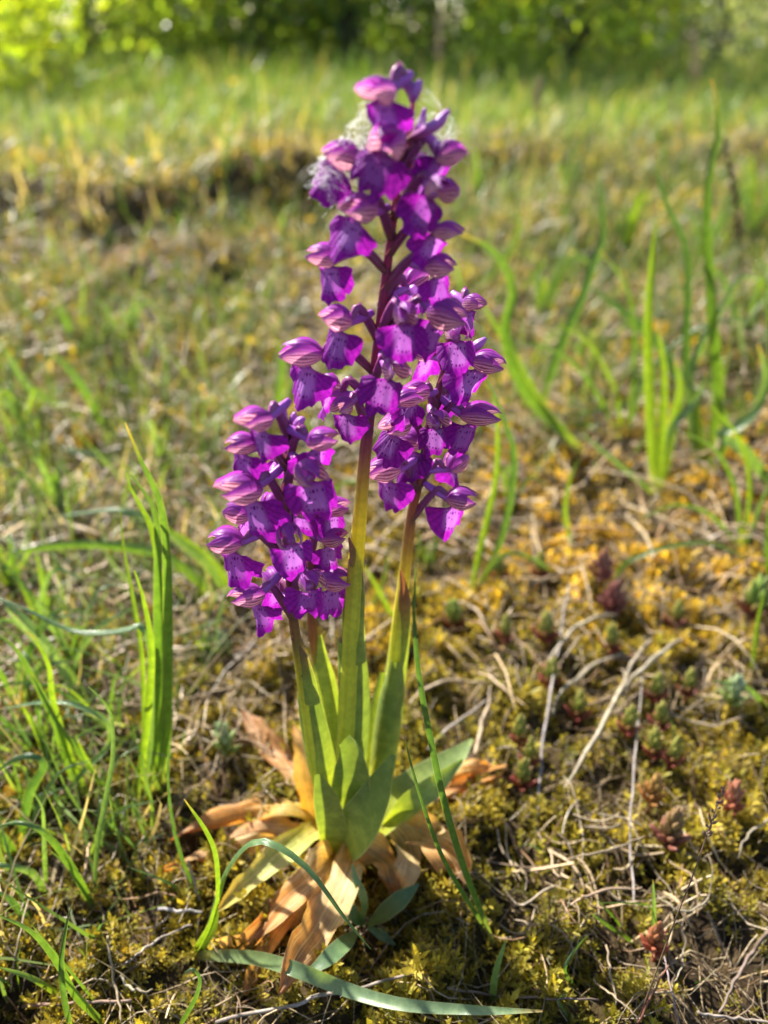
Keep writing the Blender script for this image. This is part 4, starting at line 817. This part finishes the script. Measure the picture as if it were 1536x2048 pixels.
stick('violet-grey stem leaning down to the bottom edge', [(1360, 2050), (1345, 1990), (1328, 1915)], [8, 8, 6], ((.28, .22, .22),), (.008, .016))
stick('tan ribbon-like stem at the centre of the bottom right moss', [(1140, 1808), (1190, 1786), (1240, 1778), (1282, 1778)], [6, 10, 10, 3], ((.5, .36, .24),), (.012, .014))
stick('long pale stem crossing the moss below the stonecrop', [(1135, 1718), (1190, 1706), (1240, 1692), (1290, 1674)], [5, 9, 9, 5], STR, (.012, .014))
stick('thin straight straw in the bottom right centre', [(1212, 1890), (1222, 1950), (1234, 2010)], [8, 8, 5], STR, (.012, .010))
stick('straw lying at an angle near the bottom right centre', [(1186, 1960), (1230, 1995), (1275, 2035)], [6, 7, 6], STR, (.010,))
stick('straw pair member leaning beside the foreground grass', [(375, 1720), (388, 1760), (400, 1800)], [10, 10, 7], STR, (.02, .012))
stick('upright straw between the left grass tufts', [(168, 1770), (172, 1730), (180, 1685)], [11, 11, 8], ((.52, .36, .2),), (.008, .016))
stick('grey bent straw in the bottom left moss', [(215, 1870), (222, 1920), (232, 1980), (245, 2040)], [9, 9, 8, 6], STR, (.009,))
stick('pale curled straw at bottom left', [(240, 1950), (258, 1972), (285, 1984), (305, 1978)], [9, 10, 9, 6], PAL, (.010,))
stick('fallen straw from the clump towards the orange leaves', [(320, 1412), (360, 1402), (420, 1385), (480, 1370)], [7, 8, 8, 6], STR, (.014, .016))
stick('dark thin straw slanting at the left edge bottom', [(20, 1985), (26, 1930), (40, 1860), (62, 1790)], [6, 7, 7, 5], STR, (.009, .012))

# ------------------------------------------------------------------ stonecrop sprigs
def sprig(px, py, size, cols, label, group='stonecrop sprigs in the moss', hgt=.019, nl=24):
    p = G(px, py + size * .9); sc = mpp(p); gg = np.random.default_rng(int(px + py)); r = size * sc * .78
    t = thing('stonecrop_sprig', p, label, 'plant', group); m = MB()
    top = p + np.array([gg.normal(0, .001), gg.normal(0, .001), hgt])
    m.tube([p - np.array([0, 0, .003]), (p + top) / 2 + gg.normal(0, .0006, 3), top], [.0006, .0006, .0005], 6, (cols[0],), 6); m.build('stem', M_SEDUM, t)
    m = MB()
    for k in range(nl):
        q = (k + .5) / nl; a = k * 2.4 + gg.uniform(-.2, .2); el = .55 + .95 * q ** 1.1; b = p + (top - p) * (.25 + .75 * q)
        d = np.array([math.cos(a) * math.cos(el), math.sin(a) * math.cos(el), math.sin(el)]); L = r * gg.uniform(.8, 1.15) * (1.05 - .25 * q)
        q2 = float(sst(.15, .55, q)); cc = np.array(cols[0]) * (1 - q2) + np.array(cols[1]) * q2
        m.tube([b, b + d * L * .4, b + d * L * .8 + np.array([0, 0, L * .1]), b + d * L + np.array([0, 0, L * .2])], [r * .07, r * .16, r * .15, r * .02], 6, (cc, cc, cc * .6 + np.array(cols[2]) * .4), 6)
    o = m.build('leaf_cluster', M_SEDUM, t); o['kind'] = 'stuff'; return t
RED, SG, RTIP, WH, ORN = (.26, .06, .05), (.31, .38, .08), (.40, .12, .07), (.36, .45, .25), (.45, .22, .07)
GS = 'small red-footed green stonecrop sprig among the bleached stems at right'
for px, py, s, lab in [(1150, 1424, 38, 'stonecrop sprig left of the thick bleached arching stem'), (1215, 1290, 36, 'stonecrop sprig under the upper bleached curved stem'), (1247, 1452, 38, 'stonecrop sprig just left of the long straight grey stem'),
        (1303, 1498, 40, 'bright stonecrop sprig right of the straight grey stem, above the orange one'), (1303, 1387, 36, 'stonecrop sprig at the top of the long straight grey stem'), (1312, 1447, 36, 'stonecrop sprig right of the straight grey stem, midway up'),
        (1337, 1520, 34, 'yellowish stonecrop sprig at the right of a touching pair'), (1367, 1378, 34, 'stonecrop sprig right of the crossing bleached stem ends'), (1093, 1355, 42, 'stonecrop sprig left of the bow-shaped bleached stem'), (1088, 1262, 44, 'stonecrop sprig left of the upper bleached curved stem'), (1340, 1240, 32, 'blurred stonecrop sprig above the crossing bleached stems')]:
    sprig(px, py, s, (RED, SG, RTIP), lab)
sprig(1039, 1475, 38, (RED, SG, RTIP), 'green stonecrop sprig above the orange leaf tip'); sprig(1053, 1521, 34, (RED, SG, RTIP), 'stonecrop sprig just right of the orange leaf tip, second from top'); sprig(1040, 1556, 42, (RED, SG, RTIP), 'red-leaved stonecrop sprig with green heart right of the orange leaf')
sprig(907, 1235, 44, (RED, SG, SG), 'pale green stonecrop sprig under the hooked tan stem'); sprig(995, 1147, 36, (RED, SG, RTIP), 'blurred stonecrop sprig right of the two bright blades'); sprig(1074, 1140, 36, (RED, SG, RTIP), 'blurred green stonecrop sprig left of the long grey stem top')
sprig(1293, 1586, 42, (ORN, (.42, .28, .09), ORN), 'orange stonecrop sprig beside the straight grey stem'); sprig(1330, 1655, 62, ((.26, .10, .07), (.28, .20, .08), (.32, .14, .10)), 'large dark red feathery stonecrop sprig with green centre')
sprig(1303, 1885, 46, (RTIP, (.38, .18, .08), RTIP), 'salmon red stonecrop rosette near the bottom right'); sprig(1451, 1602, 46, (RTIP, (.42, .2, .12), RTIP), 'salmon stonecrop rosette by the purplish stalk'); sprig(1500, 1190, 66, (RED, (.20, .30, .06), SG), 'large green stonecrop shoot at the right edge')
sprig(1219, 1197, 50, ((.26, .10, .09), (.30, .12, .10), (.26, .10, .09)), 'dark wine-red stonecrop bud head at right'); sprig(1196, 1135, 44, ((.26, .10, .09), (.28, .13, .10), (.26, .1, .09)), 'dark red blurred stonecrop head above the wine-red one'); sprig(1455, 1385, 44, (SG, WH, WH), 'whitish green tufted sprig at the right')
sprig(455, 1480, 46, (SG, WH, WH), 'pale green rosette left of the brown withered leaf'); sprig(452, 1300, 34, (SG, WH, SG), 'small pale rosette in shade below the front orchid'); sprig(1005, 1270, 34, (RED, SG, RTIP), 'small stonecrop sprig right of the hooked stem end')

# low feathery silvery rosettes further back
def rosette(px, py, size, label, colr, nl=26):
    p = G(px, py); sc = mpp(p); gg = np.random.default_rng(int(px)); t = thing('silvery_rosette', p, label, 'plant', 'silvery rosettes'); m = MB()
    for k in range(nl):
        a = k * 2.4; el = .25 + .9 * (k / nl); L = size * sc * gg.uniform(.6, 1.1); d = np.array([math.cos(a) * math.cos(el), math.sin(a) * math.cos(el), math.sin(el)])
        m.leaf([p, p + d * L * .5 + np.array([0, 0, L * .12]), p + d * L], [L * .1, L * .3, L * .22, L * .02], (colr,), cup=.8, nrm=(0, 0, 1), n=5, rings=7)
    o = m.build('leaf_cluster', M_SEDUM, t); o['kind'] = 'stuff'
rosette(1258, 690, 60, 'silvery green rosette in the golden moss at right', (.28, .36, .2)); rosette(1275, 770, 55, 'pale green rosette just below the silvery one', (.24, .34, .15)); rosette(590, 640, 50, 'dusty green rosette behind the left side of the tall orchid', (.16, .19, .12))

# seedling at the foot of the clump
p = G(722, 1850); sd = thing('seedling', p, 'small green seedling with oval leaves in front of the withered leaves', 'plant')
for px, w, cl, lf in [([(735, 1852), (775, 1820), (810, 1792), (838, 1768)], [8, 34, 36, 4], DK, [.008, .016, .018, .016]), ([(728, 1850), (708, 1830), (695, 1808), (690, 1795)], [8, 24, 26, 6], DK, [.008, .012, .013, .012]),
                      ([(715, 1862), (680, 1895), (645, 1925), (600, 1958)], [8, 34, 34, 4], GL, [.008, .012, .011, .008]), ([(735, 1855), (760, 1868), (790, 1890)], [6, 22, 4], GL, [.008, .010, .007]), ([(725, 1848), (728, 1800), (712, 1760), (705, 1730)], [6, 14, 18, 4], GL, [.008, .020, .024, .024])]:
    wleaf(sd, px, w, cl, .5, lift=lf, nrm=UPN, rings=12, n=7)

# tiny yellow meadow flowers
def yflower(px, py, d, label):
    q = P(px, py, d); b = np.array([q[0], q[1], float(gh(q[0], q[1]))]); t = thing('yellow_flower', b, label, 'flower', 'yellow meadow flowers'); m = MB()
    m.tube([b, (b + q) / 2 + np.array([.006, 0, 0]), q], [.0008, .0008], 5, ((.12, .2, .04),), 6); m.build('stem', M_STEM, t); s = 11 * mpp(q)
    for k in range(5):
        a = k * 1.257; o = np.array([math.cos(a), math.sin(a), .5]); m = MB()
        m.leaf([q, q + norm(o) * s * .6, q + norm(o) * s + np.array([0, 0, s * .3])], [s * .2, s * .8, s * .5], ((.75, .55, .02),), cup=.6, nrm=(0, 0, 1), n=5, rings=6); m.build('petal', M_SEDUM, t)
yflower(1405, 412, 1.05, 'tiny yellow flower left of the tall blade at right'); yflower(620, 442, 1.3, 'tiny yellow flower just left of the tall orchid'); yflower(466, 168, 3.4, 'blurred yellow flower in the meadow at upper left'); yflower(44, 1022, .6, 'small yellow flower at the left edge'); yflower(1128, 78, 4.2, 'bright yellow blurred flower in front of the far shrubs')

# ------------------------------------------------------------------ cobweb on the tall orchid
def cobweb():
    gg = np.random.default_rng(5); m = MB(); Y0 = .195
    A = [(745, 200), (700, 258), (655, 312), (618, 345)]; B = [(775, 262), (765, 330), (745, 385), (690, 440)]
    def pt(poly, t): 
        a = lerp_list(poly, t); return a
    def strand(a, b, ya, yb, r=.00003, sag=.0006):
        p, q = P(a[0], a[1], ya), P(b[0], b[1], yb); mid = (p + q) / 2 + gg.normal(0, sag, 3); m.tube([p, mid, q], [r, r], 3, ((1, 1, 1),), 5, cap=False)
    for k in range(300):
        t = gg.uniform(0, 1); a = pt(A, t) + gg.normal(0, 4, 2); b = pt(B, np.clip(t + gg.normal(0, .16), 0, 1)) + gg.normal(0, 5, 2)
        f0 = gg.uniform(0, .7); f1 = min(1, f0 + gg.uniform(.12, .5)); strand(a + (b - a) * f0, a + (b - a) * f1, Y0 + gg.normal(0, .003), Y0 + gg.normal(0, .003), .000027 * gg.uniform(.6, 1.6))
    for k in range(60):
        t = gg.uniform(0, 1); u = gg.uniform(0, .8) ** 1.4; a = pt(A, t) * (1 - u) + pt(B, t) * u; d = np.array([-40, 46]) * gg.uniform(.2, .8) + gg.normal(0, 10, 2)
        strand(a, a + d, Y0 + gg.normal(0, .003), Y0 + gg.normal(0, .003), .00004)
    for k in range(90):
        t = gg.uniform(0, .93); strand(pt(A, t) + gg.normal(0, 4, 2), pt(A, t + .07) + gg.normal(0, 4, 2), Y0 + gg.normal(0, .002), Y0 + gg.normal(0, .002), .00004)
    for a, b in [((845, 180), (880, 212)), ((740, 165), (800, 165)), ((905, 235), (895, 290)), ((905, 240), (870, 320)), ((830, 240), (870, 225)), ((835, 200), (900, 235)), ((640, 375), (690, 360)), ((610, 372), (660, 352))]:
        for j in range(4): strand(np.array(a) + gg.normal(0, 3, 2), np.array(b) + gg.normal(0, 3, 2), Y0 - .002, Y0 - .001, .00003)
    for k in range(260):
        a = np.array([gg.uniform(835, 905), gg.uniform(262, 318)]); strand(a, a + gg.normal(0, 16, 2), Y0 + .002, Y0, .00002)
    o = m.build('cobweb', M_WEB, None, loc=P(742, 260, Y0)); tag(o, 'white fuzzy cobweb strung over the top of the tallest orchid', 'cobweb')
cobweb()

for o in bpy.data.objects:
    if '_o' in o: del o['_o']
